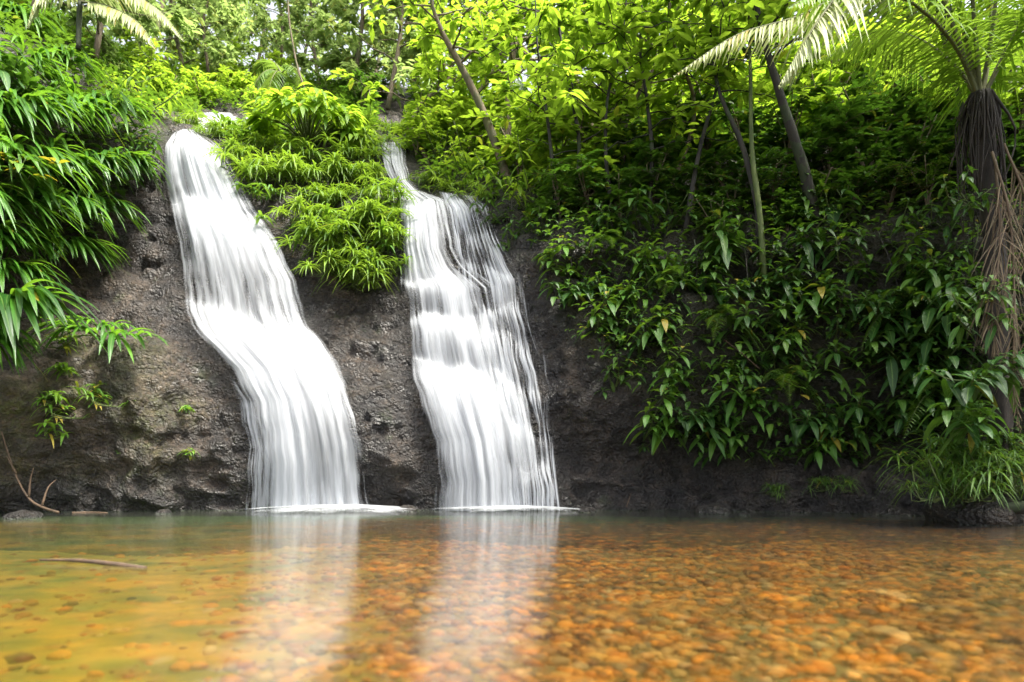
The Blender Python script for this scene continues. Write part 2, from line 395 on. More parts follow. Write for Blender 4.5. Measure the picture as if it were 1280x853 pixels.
# ------------------------------------------------------------------ terrain sheet: (photo column) -> [(row, distance)]
TER = {
 -420: [(648, 7.6), (560, 7.7), (400, 7.9), (250, 8.3), (120, 9.5), (40, 12), (0, 18)],
 -150: [(644, 9.0), (600, 9.0), (560, 9.0), (480, 9.1), (400, 9.1), (330, 9.0), (250, 9.0), (150, 9.5), (60, 11), (0, 14), (-40, 22)],
 0: [(642, 9.75), (600, 9.6), (540, 9.5), (490, 9.5), (450, 9.75), (400, 10.0), (330, 10.0), (250, 9.6), (150, 9.8), (50, 11), (10, 14), (-20, 22)],
 100: [(640, 10.05), (600, 9.9), (540, 9.75), (490, 9.75), (455, 10.05), (420, 10.5), (360, 11.2), (320, 11.6), (260, 11.5), (150, 11.6), (90, 13), (60, 17), (40, 25)],
 170: [(639, 10.15), (600, 10.0), (540, 9.85), (490, 9.85), (455, 10.15), (400, 11.0), (320, 11.9), (250, 12.2), (205, 12.3), (160, 13), (120, 16), (95, 20), (75, 28)],
 205: [(639, 10.2), (600, 10.05), (540, 9.95), (500, 9.98), (460, 10.3), (400, 11.1), (320, 11.9), (250, 12.2), (190, 12.5), (165, 13), (145, 16), (110, 21), (88, 30)],
 250:  [(639, 10.3), (560, 10.4), (480, 10.6), (420, 11.0), (395, 11.3), (330, 11.7), (275, 12.1), (255, 12.3), (180, 12.5), (165, 13.2), (152, 16), (125, 21), (95, 30)],
 300:  [(639, 10.4), (580, 10.3), (520, 10.45), (430, 11.0), (400, 11.4), (330, 11.7), (280, 12.1), (240, 12.5), (190, 13.2), (165, 15), (145, 18), (120, 23), (98, 30)],
 360:  [(639, 10.45), (580, 10.4), (500, 10.6), (430, 11.0), (395, 11.4), (330, 11.7), (280, 12.1), (230, 12.8), (190, 13.8), (160, 15.5), (140, 18), (118, 24), (100, 30)],
 430: [(639, 10.6), (580, 10.45), (530, 10.4), (490, 10.6), (450, 11.05), (400, 11.5), (350, 11.75), (300, 12.1), (250, 12.7), (200, 13.7), (168, 15), (150, 18), (125, 24), (100, 30)],
 490: [(638, 10.55), (580, 10.35), (530, 10.25), (495, 10.4), (460, 10.9), (400, 11.5), (340, 11.9), (280, 12.3), (250, 12.8), (238, 13.4), (205, 14.0), (182, 14.6), (165, 17), (140, 22), (105, 30)],
 530:  [(638, 10.4), (580, 10.5), (500, 10.8), (420, 11.2), (350, 11.7), (300, 12), (255, 12.4), (242, 13.2), (215, 14.2), (185, 15.2), (165, 18), (140, 23), (110, 30)],
 580:  [(638, 10.4), (580, 10.5), (500, 10.8), (420, 11.2), (350, 11.6), (300, 12), (252, 12.5), (240, 13.2), (215, 14.5), (185, 16.5), (160, 20), (140, 25), (120, 30)],
 640:  [(638, 10.4), (580, 10.45), (500, 10.7), (400, 11.1), (320, 11.5), (262, 12.2), (245, 13), (215, 14.3), (185, 16.5), (160, 20), (130, 28)],
 720:  [(638, 10.35), (600, 10.4), (565, 10.55), (500, 10.3), (400, 10.7), (320, 11.1), (270, 11.6), (240, 12.4), (205, 14), (175, 16.5), (150, 20), (125, 28)],
 850:  [(639, 10.2), (600, 10.35), (570, 10.5), (520, 10.2), (400, 10.4), (320, 10.8), (270, 11.3), (235, 12.3), (195, 14), (165, 17), (140, 21), (115, 28)],
 1000: [(641, 9.7), (612, 9.9), (570, 10.25), (520, 10.1), (400, 10.2), (320, 10.5), (265, 11), (210, 12), (160, 13.6), (120, 16), (90, 20), (70, 26)],
 1150: [(645, 8.9), (620, 9.1), (575, 9.5), (500, 9.5), (400, 9.5), (300, 9.8), (230, 10.4), (160, 11.4), (110, 13), (70, 16), (40, 22)],
 1280: [(654, 7.8), (625, 8.1), (590, 8.5), (500, 8.8), (400, 8.9), (300, 9.1), (200, 9.7), (120, 11), (60, 13.5), (20, 18)],
 1480: [(664, 6.8), (630, 7.0), (590, 7.3), (450, 7.7), (300, 8.1), (120, 9.2), (40, 11), (-10, 16)],
 1800: [(684, 5.4), (640, 5.6), (580, 5.9), (450, 6.3), (300, 6.8), (140, 8), (40, 10), (-10, 14)],
}
TC = np.array(sorted(TER))
NTR = 400
def _resamp(pts):
    p = np.array(pts, float)
    Z = CAMH + (HY - p[:, 0]) * p[:, 1] / F
    ys = np.concatenate([[p[0, 1] - .15, p[0, 1] - .05], p[:, 1]]); zs = np.concatenate([[-1.6, -.5], Z])
    s = np.concatenate([[0], np.cumsum(np.hypot(np.diff(ys) * .35, np.diff(zs)))])
    t = np.linspace(0, 1, NTR) ** 1.15 * s[-1]
    return np.interp(t, s, ys), np.interp(t, s, zs)
_cy = np.stack([_resamp(TER[c])[0] for c in TC], 1); _cz = np.stack([_resamp(TER[c])[1] for c in TC], 1)
GX = np.concatenate([np.arange(-420, -60, 9.0), np.arange(-60, 1340, 2.6), np.arange(1340, 1801, 9.0)])
TY = np.stack([np.interp(GX, TC, _cy[i]) for i in range(NTR)]); TZ = np.stack([np.interp(GX, TC, _cz[i]) for i in range(NTR)])
def _blur(a, ax, s):
    r = int(s * 3); kx = np.exp(-.5 * (np.arange(-r, r + 1) / s) ** 2); kx /= kx.sum()
    pad = [(0, 0), (0, 0)]; pad[ax] = (r, r)
    b = np.pad(a, pad, mode='edge')
    return np.apply_along_axis(lambda m: np.convolve(m, kx, 'valid'), ax, b)
TY = _blur(_blur(TY, 1, 7), 0, 2.0); TZ = _blur(_blur(TZ, 1, 7), 0, 2.0)
TPY = HY - (TZ - CAMH) * F / TY                       # photo row of every sheet point

def cliffY(px, py):
    px = np.atleast_1d(np.asarray(px, float)); py = np.atleast_1d(np.asarray(py, float))
    j = np.clip(np.searchsorted(GX, px) - 1, 0, len(GX) - 2)
    f = np.clip((px - GX[j]) / (GX[j + 1] - GX[j]), 0, 1)
    out = np.empty(len(px))
    for c in np.unique(j):
        m = j == c
        a = np.interp(-py[m], -TPY[:, c], TY[:, c]); b = np.interp(-py[m], -TPY[:, c + 1], TY[:, c + 1])
        out[m] = a * (1 - f[m]) + b * f[m]
    return out

def inpoly(px, py, poly):
    px = np.asarray(px); py = np.asarray(py); c = np.zeros(px.shape, bool)
    n = len(poly)
    for i in range(n):
        x0, y0 = poly[i]; x1, y1 = poly[i - 1]
        hit = ((y0 > py) != (y1 > py)) & (px < (x1 - x0) * (py - y0) / (y1 - y0 + 1e-12) + x0)
        c ^= hit
    return c
VEG = [
 [(-500, 420), (-20, 380), (0, 335), (70, 330), (125, 305), (165, 235), (205, 195), (222, 160), (245, 148), (245, 60), (100, -500), (-500, -500)],
 [(245, 150), (275, 190), (310, 225), (350, 265), (400, 310), (430, 360), (452, 372), (480, 340), (496, 300), (498, 245), (482, 205), (470, 182), (470, 60), (245, 60)],
 [(512, 185), (530, 232), (590, 243), (640, 275), (680, 315), (702, 400), (745, 455), (800, 490), (850, 555), (940, 582), (1100, 578), (1180, 592), (1235, 622), (1800, 700), (1800, -500), (512, -500)],
]
WET = [[(246, 137), (330, 140), (330, 163), (250, 166)], [(466, 170), (516, 172), (520, 215), (545, 246), (490, 246), (470, 205)], [(195, 152), (262, 152), (345, 290), (300, 300), (215, 300)]]
def veg(px, py):
    m = np.zeros(np.shape(px), bool)
    for p in VEG: m |= inpoly(px, py, p)
    for p in WET: m &= ~inpoly(px, py, p)
    return m

PXG = np.broadcast_to(GX, TY.shape)
P0 = np.stack([(PXG - CX) * TY / F, TY, TZ], -1)
du = np.gradient(P0, axis=1); dv = np.gradient(P0, axis=0)
TN = nrm(np.cross(du, dv)); TN[TN[..., 1] > 0] *= -1
flat = P0.reshape(-1, 3)
isveg = veg(PXG.ravel(), TPY.ravel()).astype(float)
_x, _y = PXG.ravel(), TPY.ravel()
def near_fall(ol, m):          # how close a rock point lies to running water
    o = np.array(ol, float); l = np.interp(_y, o[:, 0], o[:, 1]); r_ = np.interp(_y, o[:, 0], o[:, 2])
    d = np.maximum(np.maximum(l - _x, _x - r_), 0); return np.clip(1 - d / m, 0, 1) * (_y > 165)
_wob = fbm(flat * 1.3 + 3, 3)
# running water has worn the rock smooth along its course
worn = np.maximum(near_fall([(160, 205, 258), (262, 212, 322), (390, 228, 384), (460, 284, 428), (540, 310, 455), (640, 308, 472)], 30), near_fall([(180, 474, 510), (250, 498, 602), (350, 500, 656), (400, 500, 662), (500, 518, 680), (640, 538, 700)], 30))
wet = np.maximum(np.maximum(near_fall([(160, 210, 255), (400, 232, 385), (500, 300, 442), (640, 316, 470)], 60), near_fall([(180, 476, 508), (250, 500, 600), (400, 503, 662), (640, 541, 696)], 75)), np.clip((.75 - flat[:, 2]) / .6, 0, 1))
wet = np.clip(np.maximum(wet * 1.4 + .5 * _wob, np.clip((_x - 690) / 80, 0, .8)), 0, 1)
moss = inpoly(_x, _y, [(-60, 400), (90, 400), (190, 420), (250, 500), (235, 590), (60, 610), (-60, 600)]) * np.clip(.3 + 1.3 * fbm(flat * 1.7 + 8, 4), 0, 1)
moss = _blur(_blur(moss.reshape(TY.shape), 0, 3), 1, 4).ravel()
n1 = fbm(flat * [.6, .6, .9], 3) * .2
_bl = fbm(flat * [1.5, 1.5, 2.0] + 21, 3, .55); n1 = n1 + (np.clip(np.abs(_bl), 0, .55) ** .6 - .4) * .15      # rounded lobes parted by creases
n2 = fbm(flat * [2.2, 2.2, 3.0] + 5, 4, .55) * .065
n3 = (1 - np.abs(fbm(flat * [1.1, 1.1, 2.6] + [0, 0, 0], 3))) ** 3 * -.07      # cracks
strata = perlin(np.stack([flat[:, 0] * .5, flat[:, 1] * .5, flat[:, 2] * 4.0 + flat[:, 0] * 1.2], 1)) * .035
n4 = fbm(flat * [6.5, 6.5, 8.0] + 9, 3, .6) * .02
n1, n2, n3 = n1 * (1 - .75 * worn), n2 * (1 - .6 * worn), n3 * (1 - .5 * worn)
disp = n1 + n2 + n3 + strata + n4
P1 = flat + TN.reshape(-1, 3) * disp[:, None]
nr, nc = TY.shape
idx = np.arange(nr * nc).reshape(nr, nc)
quads = np.stack([idx[:-1, :-1], idx[:-1, 1:], idx[1:, 1:], idx[1:, :-1]], -1).reshape(-1, 4)
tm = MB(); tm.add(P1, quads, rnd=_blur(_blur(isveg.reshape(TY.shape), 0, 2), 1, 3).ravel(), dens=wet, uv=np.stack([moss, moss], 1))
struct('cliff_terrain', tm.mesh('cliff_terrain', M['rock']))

def on_cliff(px, py, out=.0):
    """point on the rock under that photo pixel, pulled `out` metres toward the open side"""
    y = float(cliffY(px, py)[0]) - out
    return W(px, py, y)

# ------------------------------------------------------------------ pool bed, gravel, water
bx, by = np.meshgrid(np.linspace(-12, 12, 160), np.linspace(-3, 12, 150))
def bed_z(x, y):
    base = -.27 - .03 * np.sin(x * 1.3) - .05 * np.clip((-x - 1.0) / 2.5, 0, 1.4)
    deep = np.clip((y - 7.9 + .3 * np.sin(x)) / 2.2, 0, 1)
    return base - .75 * deep ** 1.5
bz = bed_z(bx, by) + .02 * fbm(np.stack([bx, by, 0 * bx], -1).reshape(-1, 3) * 1.2, 3).reshape(bx.shape)
bi = np.arange(bx.size).reshape(bx.shape)
bq = np.stack([bi[:-1, :-1], bi[:-1, 1:], bi[1:, 1:], bi[1:, :-1]], -1).reshape(-1, 4)
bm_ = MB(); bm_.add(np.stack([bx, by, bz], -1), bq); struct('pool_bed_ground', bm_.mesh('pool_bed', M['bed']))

import bmesh
def ico(sub):
    b = bmesh.new(); bmesh.ops.create_icosphere(b, subdivisions=sub, radius=1)
    v = np.array([x.co[:] for x in b.verts]); f = np.array([[x.index for x in y.verts] for y in b.faces]); b.free()
    return v, f
IV, IF = ico(1); IV2, IF2 = ico(2); IV3, IF3 = ico(3)
def pebbles(mb, x, y, z, s, asp, rot, rnd, V, Fc, seed):
    r = rg(seed); N = len(x)
    jit = 1 + .12 * r.normal(size=(N, len(V), 1))
    v = V[None] * jit * np.stack([s, s * asp, s * .42], -1)[:, None]
    c, sn = np.cos(rot)[:, None], np.sin(rot)[:, None]
    vx = v[..., 0] * c - v[..., 1] * sn; vy = v[..., 0] * sn + v[..., 1] * c
    v = np.stack([vx + x[:, None], vy + y[:, None], v[..., 2] + z[:, None]], -1)
    f = (Fc[None] + (np.arange(N) * len(V))[:, None, None]).reshape(-1, 3)
    mb.add(v.reshape(-1, 3), tris=f, rnd=np.repeat(rnd, len(V)))
r = rg(11); N = 30000
ly = 1.6 + 8.6 * r.random(N) ** .8
lx = (r.random(N) * 2 - 1) * (ly * .80 + .4)
# silt covers most of the gravel towards the left bank
keep = (r.random(N) < np.clip((lx + .22 * ly + 1.1) / 1.7, .09, 1)) & (r.random(N) < np.clip((10.0 - ly) / 2.4, 0, 1))
lx, ly = lx[keep], ly[keep]; N = len(lx)
s = .013 + .052 * r.random(N) ** 2.6
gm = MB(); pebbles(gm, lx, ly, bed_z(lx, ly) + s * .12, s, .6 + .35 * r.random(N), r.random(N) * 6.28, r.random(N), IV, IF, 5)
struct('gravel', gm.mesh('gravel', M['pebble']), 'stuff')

wm_ = MB()
wx, wy = np.meshgrid(np.linspace(-12, 12, 4), np.linspace(-3, 11.2, 4)); wi = np.arange(16).reshape(4, 4)
wm_.add(np.stack([wx, wy, 0 * wx], -1), np.stack([wi[:-1, :-1], wi[:-1, 1:], wi[1:, 1:], wi[1:, :-1]], -1).reshape(-1, 4))
struct('pool_water', wm_.mesh('pool_water', M['water']))

def stone(name, px, py, s, rnd, label, asp=.6, hgt=.45, z=None, seed=1, mat='pebble', cat='stone', grp='larger stones on the pool bed'):
    """a stone on the bed seen through the water at that photo pixel (or on the bank when z is given)"""
    zz = -.3 if z is None else z
    Y = F * (CAMH - zz) / (py - HY)
    x = (px - CX) * Y / F
    if z is None:
        zz = float(bed_z(np.array(x), np.array(Y)))
    v = IV3 * (1 + .16 * fbm(IV3 * 1.3 + seed * 3.1, 3)[:, None])
    v = v * [s, s * asp, s * hgt]
    mb = MB(); mb.add(v, tris=IF3, rnd=rnd)
    o = link(name, mb.mesh(name, M[mat])); o.location = (x, Y, zz + s * hgt * .35); o.rotation_euler.z = seed * 1.7
    return tag(o, label, cat, grp)
for i, (px, py, sz, rn, lb) in enumerate([
 (1112, 802, .135, .99, 'large flat cream stone lying beside a dark stone on the gravel bed'),
 (1150, 822, .12, .02, 'dark brown stone just in front of the large cream stone'),
 (1085, 772, .07, .03, 'small dark stone behind the large cream stone underwater'),
 (680, 706, .11, .55, 'rust orange stone in the bright streak below the wider falls'),
 (668, 800, .085, .83, 'tan stone at the edge of the pale reflection near camera'),
 (1185, 770, .08, .92, 'grey tan stone beyond the large cream stone by the pool edge'),
 (470, 712, .075, .80, 'flat straw coloured stone between the two white reflections'),
 (955, 750, .075, .47, 'orange stone in the middle of the gravel bed'),
 (900, 800, .085, .30, 'deep orange stone among dark pebbles in near shallows'),
 (1030, 840, .09, .60, 'orange brown stone nearest the lower edge under water'),
 (820, 702, .08, .84, 'pale sandy stone far out on the gravel shoal'),
 (480, 800, .09, .45, 'bright amber stone between the reflections close to camera'),
 (775, 836, .08, .72, 'olive brown stone in the shallows nearest the camera'),
]):
    stone('river_stone', px, py, sz, rn, lb, asp=.55 + .1 * (i % 3), hgt=.34, seed=i + 1)

# ------------------------------------------------------------------ waterfalls
def fall(outline, ledges, py_end, nu=80, rows=46, layers=((.1, .98), (.18, .55)), crown=.2, seed=0, edge=(.12, .12), streak=.03, dens=(1.0, .7), end_dens=.8, ul=(0, 1), top_fade=.3, floor=.25):
    """one fall as tiers that hand over to each other: ledges = [(row, slant, jut)]; returns one MB per tier"""
    o = np.array(outline, float); out = []
    n = len(ledges); lv = list(ledges) + [(py_end, 0, 0)]
    uu = np.linspace(0, 1, nu)
    allv = []
    for t in range(n):
        x = np.linspace(0, 1, rows)
        allv.append((x, t))
    for t in range(n): out.append(MB())
    for off, dm in layers:
        PX, PY, JUT, D, T = [], [], [], [], []
        for x, t in allv:
            (a, sa, ja), (b, sb, jb) = lv[t], lv[t + 1]
            X, U = np.meshgrid(x, uu, indexing='ij')
            wav = perlin(np.stack([U * 3.5 + t, 0 * U + seed * 2.3, 0 * U + .5], -1).reshape(-1, 3)).reshape(U.shape) * 16
            py = a + (b - a) * X + (sa + (sb - sa) * X) * (U - .5) + wav * (1 - X) * (t > 0) + (wav * X if t < n - 1 else 0)
            if t < n - 1:   # the same wobble on both sides of a ledge
                wav2 = perlin(np.stack([U * 3.5 + t + 1, 0 * U + seed * 2.3, 0 * U + .5], -1).reshape(-1, 3)).reshape(U.shape) * 16
                py = a + (b - a) * X + (sa + (sb - sa) * X) * (U - .5) + wav * (1 - X) * (t > 0) + wav2 * X
            PY.append(py); JUT.append(ja * np.sin(np.pi * X ** .5) ** 1.2); T.append(0 * X + t)
            lo = dens[1] if t < n - 1 else end_dens
            dd = dens[0] + (lo - dens[0]) * X ** .8
            if t == 0: dd = dd * np.clip(X / top_fade + floor, 0, 1)
            D.append(dd)
        PY, JUT, D = (np.concatenate(q) for q in (PY, JUT, D))
        JUT = _blur(JUT, 0, 2.5); D = _blur(D, 0, rows * .12)
        U = np.broadcast_to(uu, PY.shape)
        xl = np.interp(PY, o[:, 0], o[:, 1]); xr = np.interp(PY, o[:, 0], o[:, 2])
        V = np.linspace(0, 1, len(PY))[:, None] * np.ones(nu)
        wobl = perlin(np.stack([0 * U + seed, PY * .035, 0 * U], -1).reshape(-1, 3)).reshape(U.shape) * 6
        px = xl + (xr - xl) * (ul[0] + (ul[1] - ul[0]) * U) + wobl * (1 - 2 * U) * .6
        Y = cliffY(px.ravel(), np.minimum(PY, 641).ravel()).reshape(px.shape)
        Y = _blur(_blur(Y, 0, 3), 1, 2)
        st = perlin(np.stack([U * 17, V * 3, 0 * U + seed * 3.7 + off], -1).reshape(-1, 3)).reshape(U.shape)
        Y = Y - off - crown * np.sin(np.pi * U) ** .7 - JUT - streak * st
        P = np.stack([(px - CX) * Y / F, Y, np.maximum(CAMH + (HY - PY) * Y / F, .004)], -1)
        wob = .55 * perlin(np.stack([0 * U + seed, V * 22, U * .5 + 1.5 + off], -1).reshape(-1, 3)).reshape(U.shape)
        e = np.clip(U / (edge[0] * (1 + wob)), 0, 1) * np.clip((1 - U) / (edge[1] * (1 - wob)), 0, 1)
        D = D * e ** .6 * dm
        uvx = U * (1.9 if ul == (0, 1) and nu > 50 else .7) + off * 3 + seed; uvy = np.cumsum(np.concatenate([np.zeros((1, nu)), np.linalg.norm(np.diff(P, axis=0), axis=-1)]), 0) + seed * 9.1
        UV = np.stack([uvx, uvy], -1)
        for t in range(n):
            a, b = t * rows, (t + 1) * rows + (1 if t < n - 1 else 0)
            k = b - a; i = np.arange(k * nu).reshape(k, nu)
            q = np.stack([i[:-1, :-1], i[1:, :-1], i[1:, 1:], i[:-1, 1:]], -1).reshape(-1, 4)
            out[t].add(P[a:b].reshape(-1, 3), q, uv=UV[a:b].reshape(-1, 2), dens=D[a:b].ravel())
    return out
def foam(cx0, cx1, cy, ry, seed, hz=.05):
    """low mound of white foam where the fall lands"""
    m = MB(); Yc = F * CAMH / (cy - HY)
    x0, x1 = (cx0 - CX) * Yc / F, (cx1 - CX) * Yc / F
    rr, tt = np.meshgrid(np.linspace(0, 1, 14), np.linspace(0, 2 * np.pi, 49))
    X = (x0 + x1) / 2 + rr * np.cos(tt) * (x1 - x0) / 2; Yy = Yc + rr * np.sin(tt) * ry
    Z = .006 + hz * (1 - rr ** 2)
    X = X + .06 * rr * np.sin(tt * 5 + seed)
    i = np.arange(rr.size).reshape(rr.shape)
    q = np.stack([i[:-1, :-1], i[:-1, 1:], i[1:, 1:], i[1:, :-1]], -1).reshape(-1, 4)
    m.add(np.stack([X, Yy, Z], -1), q, uv=np.stack([X, Yy], -1), dens=np.clip((1 - rr) * 1.15, 0, .9).ravel())
    return (m, M['foam'])

LF = [(158, 226, 238), (165, 217, 250), (180, 208, 269), (200, 205, 286), (230, 207, 304), (262, 214, 319), (300, 221, 347), (350, 227, 370), (390, 231, 380), (408, 238, 388), (430, 258, 407), (460, 288, 426), (500, 308, 442), (540, 315, 452), (580, 317, 460), (642, 314, 468)]
a, b, c = fall(LF, [(160, 4, .10), (258, 14, .2), (398, 30, .22)], 642, seed=1, dens=(.96, .56), end_dens=.72, edge=(.2, .26), top_fade=.1)
d, = fall([(380, 228, 262), (430, 250, 300), (500, 296, 345), (560, 308, 350), (642, 304, 350)], [(470, 0, .02)], 642, seed=4, layers=((.05, .5),), crown=.03, dens=(.75, .9), end_dens=.9, edge=(.4, .4), nu=36, rows=70, floor=0)
make('waterfall', {'upper_cascade': (a, M['fall']), 'middle_cascade': (b, M['fall']), 'lower_cascade': (c, M['fall']), 'side_trickle': (d, M['thread']), 'splash_foam': foam(285, 548, 639.2, 1.15, 1, .09)},
     'narrower waterfall curving down the left rock in three soft white steps', 'waterfall')
RF = [(176, 476, 506), (190, 475, 509), (205, 480, 508), (225, 489, 513), (240, 497, 530), (250, 500, 560), (280, 501, 566), (310, 501, 572), (335, 500, 590), (360, 500, 622), (400, 503, 632), (450, 508, 648), (500, 522, 660), (550, 537, 672), (600, 543, 680), (642, 541, 684)]
RB = [(240, 548, 592), (260, 558, 612), (300, 566, 626), (350, 572, 652), (400, 580, 661), (450, 590, 668), (500, 600, 678), (550, 610, 685), (600, 615, 692), (642, 618, 696)]
a0, a, b, b2, c = fall(RF, [(178, 0, .05), (243, -4, .1), (345, 6, .14), (398, 16, .16), (470, 46, .2)], 642, seed=6, rows=36, streak=.02, dens=(.92, .52), end_dens=.7, edge=(.16, .4), layers=((.1, .95), (.17, .5)), top_fade=.12)
dv_ = fall(RB, [(243, 6, .04), (292, 10, .07), (335, 18, .1), (385, 12, .08), (425, 26, .1), (478, 16, .09), (525, 30, .1), (580, 20, .07)], 642, seed=9, rows=22, layers=((.05, .6), (.1, .36)), crown=.06, dens=(.98, .5), end_dens=.7, edge=(.2, .3), nu=60)
e, = fall([(330, 632, 655), (400, 640, 668), (480, 655, 690), (540, 668, 692), (642, 676, 704)], [(340, 0, .02)], 642, seed=10, layers=((.05, .42),), crown=.02, dens=(.85, .8), end_dens=.9, edge=(.35, .35), nu=40, rows=110, floor=0)
make('waterfall', {'upper_chute': (a0, M['fall']), 'upper_cascade': (a, M['fall']), 'middle_cascade': [(b, M['fall']), (b2, M['fall'])], 'lower_cascade': (c, M['fall']), 'side_veil': [(x, M['thread']) for x in dv_], 'side_trickle': (e, M['thread']), 'splash_foam': foam(515, 745, 639.0, .95, 2, .08)},
     'broader stepped waterfall beside the dark bank with a thin veil of threads', 'waterfall')
def sheet(mat, outline, py0, py1, seed=0, **k):
    return (fall(outline, [(py0, 0, .04)], py1, seed=seed, nu=36, rows=24, end_dens=.9, top_fade=.1, **k)[0], mat)
make('stream_cascade', {
    'water_sheet': sheet(M['fall'], [(138, 246, 285), (150, 247, 302), (168, 250, 302)], 141, 165, seed=12),
    'thin_run': sheet(M['fall'], [(140, 306, 322), (160, 306, 332)], 144, 161, seed=13),
}, 'small white cascade of the upper stream above the narrower waterfall', 'cascade')

# ------------------------------------------------------------------ plant kinds (each returns {part: mesh})
def sph(az, el): return np.stack([np.cos(az) * np.cos(el), np.sin(az) * np.cos(el), np.sin(el)], -1)

def strap_kind(seed, L=(.32, .8), Wd=(.045, .085), stalks=8, az=(-2.0, .6), per=10):
    r = rg(seed); fo, st = MB(), MB()
    for s in range(stalks):
        a = r.uniform(*az); el = r.uniform(.35, 1.15); ln = r.uniform(.35, .7)
        d = sph(np.array(a), np.array(el)); base = r.normal(size=3) * .012
        t = np.linspace(0, 1, 7)
        path = base + d * (ln * t)[:, None] + np.array([0, 0, -1]) * (ln * .45 * t ** 2)[:, None]
        tube(st, path, .011, .005, 5)
        n = per; ti = np.linspace(.25, 1, n); pb = np.stack([np.interp(ti, t, path[:, k]) for k in range(3)], 1)
        sd = np.where(np.arange(n) % 2, 1, -1); az2 = a + sd * r.uniform(.1, .75, n) * (1.15 - ti * .75)
        dd = sph(az2, r.uniform(.05, .55, n))
        leaves(fo, pb, dd, r.uniform(*L, n), r.uniform(*Wd, n), 'strap', droop=r.uniform(.45, 1.15, n), fold=.28, rnd=r.random(n))
    return {'foliage': fo.mesh('strap_foliage', M['strap']), 'stem': st.mesh('strap_stem', M['stem'])}

def tuft_kind(seed, shoots=8, L=(.2, .34), wd=(.022, .034), spread=.22, mat='tuft', per=14, lift=.16):
    r = rg(seed); fo, st = MB(), MB()
    for s in range(shoots):
        b = np.array([r.normal() * spread, r.normal() * spread * .6, r.normal() * .04]); h = lift * r.uniform(.5, 1.3)
        tip = b + [r.normal() * .05, -abs(r.normal()) * .06, h]
        tube(st, [[0, 0, -.03], b * .6 - [0, 0, .03], b, (b + tip) / 2, tip], .008, .005, 5)
        n = per; az = r.random() * 6.28 + np.arange(n) * 2.4; el = r.uniform(-.05, 1.15, n)
        leaves(fo, np.tile(tip, (n, 1)) - [0, 0, 1] * (r.random((n, 1)) * .06), sph(az, el), r.uniform(*L, n), r.uniform(*wd, n), 'thin', droop=r.uniform(.4, 1.15, n), fold=.3, rnd=r.random(n))
    return {'foliage': fo.mesh('tuft_foliage', M[mat]), 'stem': st.mesh('tuft_stem', M['stem'])}

def broad_kind(seed, stems=4, L=(.26, .42), wd=(.095, .14), mat='broad', per=(7, 11), reach=.55, prof='broad', wall=True):
    r = rg(seed); fo, st = MB(), MB()
    for s in range(stems):
        a = r.uniform(-2.7, -.45) if wall else r.uniform(0, 6.28); ln = r.uniform(.3, 1) * reach
        d = sph(np.array(a), np.array(r.uniform(-.1, .9))); b = np.array([r.normal() * .14, .12 if wall else r.normal() * .1, r.normal() * .14])
        t = np.linspace(0, 1, 6); path = b + d * (ln * t)[:, None] + np.array([0, 0, 1]) * (ln * .25 * t ** 2)[:, None]
        tube(st, np.concatenate([[[0, .1 if wall else 0, -.05]], path]), .012, .007, 5)
        n = int(r.integers(*per)); az = r.random() * 6.28 + np.arange(n) * 2.4 + r.normal(size=n) * .2
        el = np.linspace(-.25, 1.0, n) + r.normal(size=n) * .15
        ti = np.linspace(.55, 1, n); pb = np.stack([np.interp(ti, t, path[:, k]) for k in range(3)], 1)
        sc = np.linspace(1.05, .65, n)
        leaves(fo, pb, sph(az, el), r.uniform(*L, n) * sc, r.uniform(*wd, n) * sc, prof, droop=r.uniform(.35, 1.1, n), fold=.22, rnd=np.clip(.15 + .6 * r.random(n) + .35 * (ti - .6), 0, 1))
    return {'foliage': fo.mesh('broad_foliage', M[mat]), 'stem': st.mesh('broad_stem', M['stem'])}

def shrub_kind(seed, rad=.8, hgt=1.2, twigs=26, per=11, L=(.12, .2), wd=.42, mat='bright', prof='oval', droop=(.15, .6)):
    """woody shrub: several stems, side twigs, leaves set along each twig"""
    r = rg(seed); fo, st = MB(), MB()
    for s in range(4):
        a = r.random() * 6.28
        top = np.array([math.cos(a) * rad * .45, math.sin(a) * rad * .45, hgt * r.uniform(.6, .95)])
        main = bez([[0, 0, -.1], top * [.3, .3, .45], top], 8); tube(st, main, .022, .008, 6)
        for w in range(twigs // 4):
            b = main[int(r.integers(2, 8))]; d = sph(np.array(r.random() * 6.28), np.array(r.uniform(-.15, .9)))
            ln = rad * r.uniform(.35, .75); t = np.linspace(0, 1, 6)
            path = b + d * (ln * t)[:, None] - np.array([0, 0, 1]) * (ln * .25 * t ** 2)[:, None]
            tube(st, path, .007, .003, 4)
            n = per; ti = np.linspace(.2, 1, n); pb = np.stack([np.interp(ti, t, path[:, k]) for k in range(3)], 1)
            az0 = math.atan2(d[1], d[0]); az = az0 + np.where(np.arange(n) % 2, 1, -1) * r.uniform(.3, 1.2, n); az[-1] = az0
            ll = r.uniform(*L, n)
            leaves(fo, pb, sph(az, r.uniform(-.15, .55, n)), ll, ll * wd, prof, droop=r.uniform(*droop, n), fold=.2, rnd=r.random(n))
    return {'foliage': fo.mesh('shrub_foliage', M[mat]), 'stem': st.mesh('shrub_stem', M['bark'])}

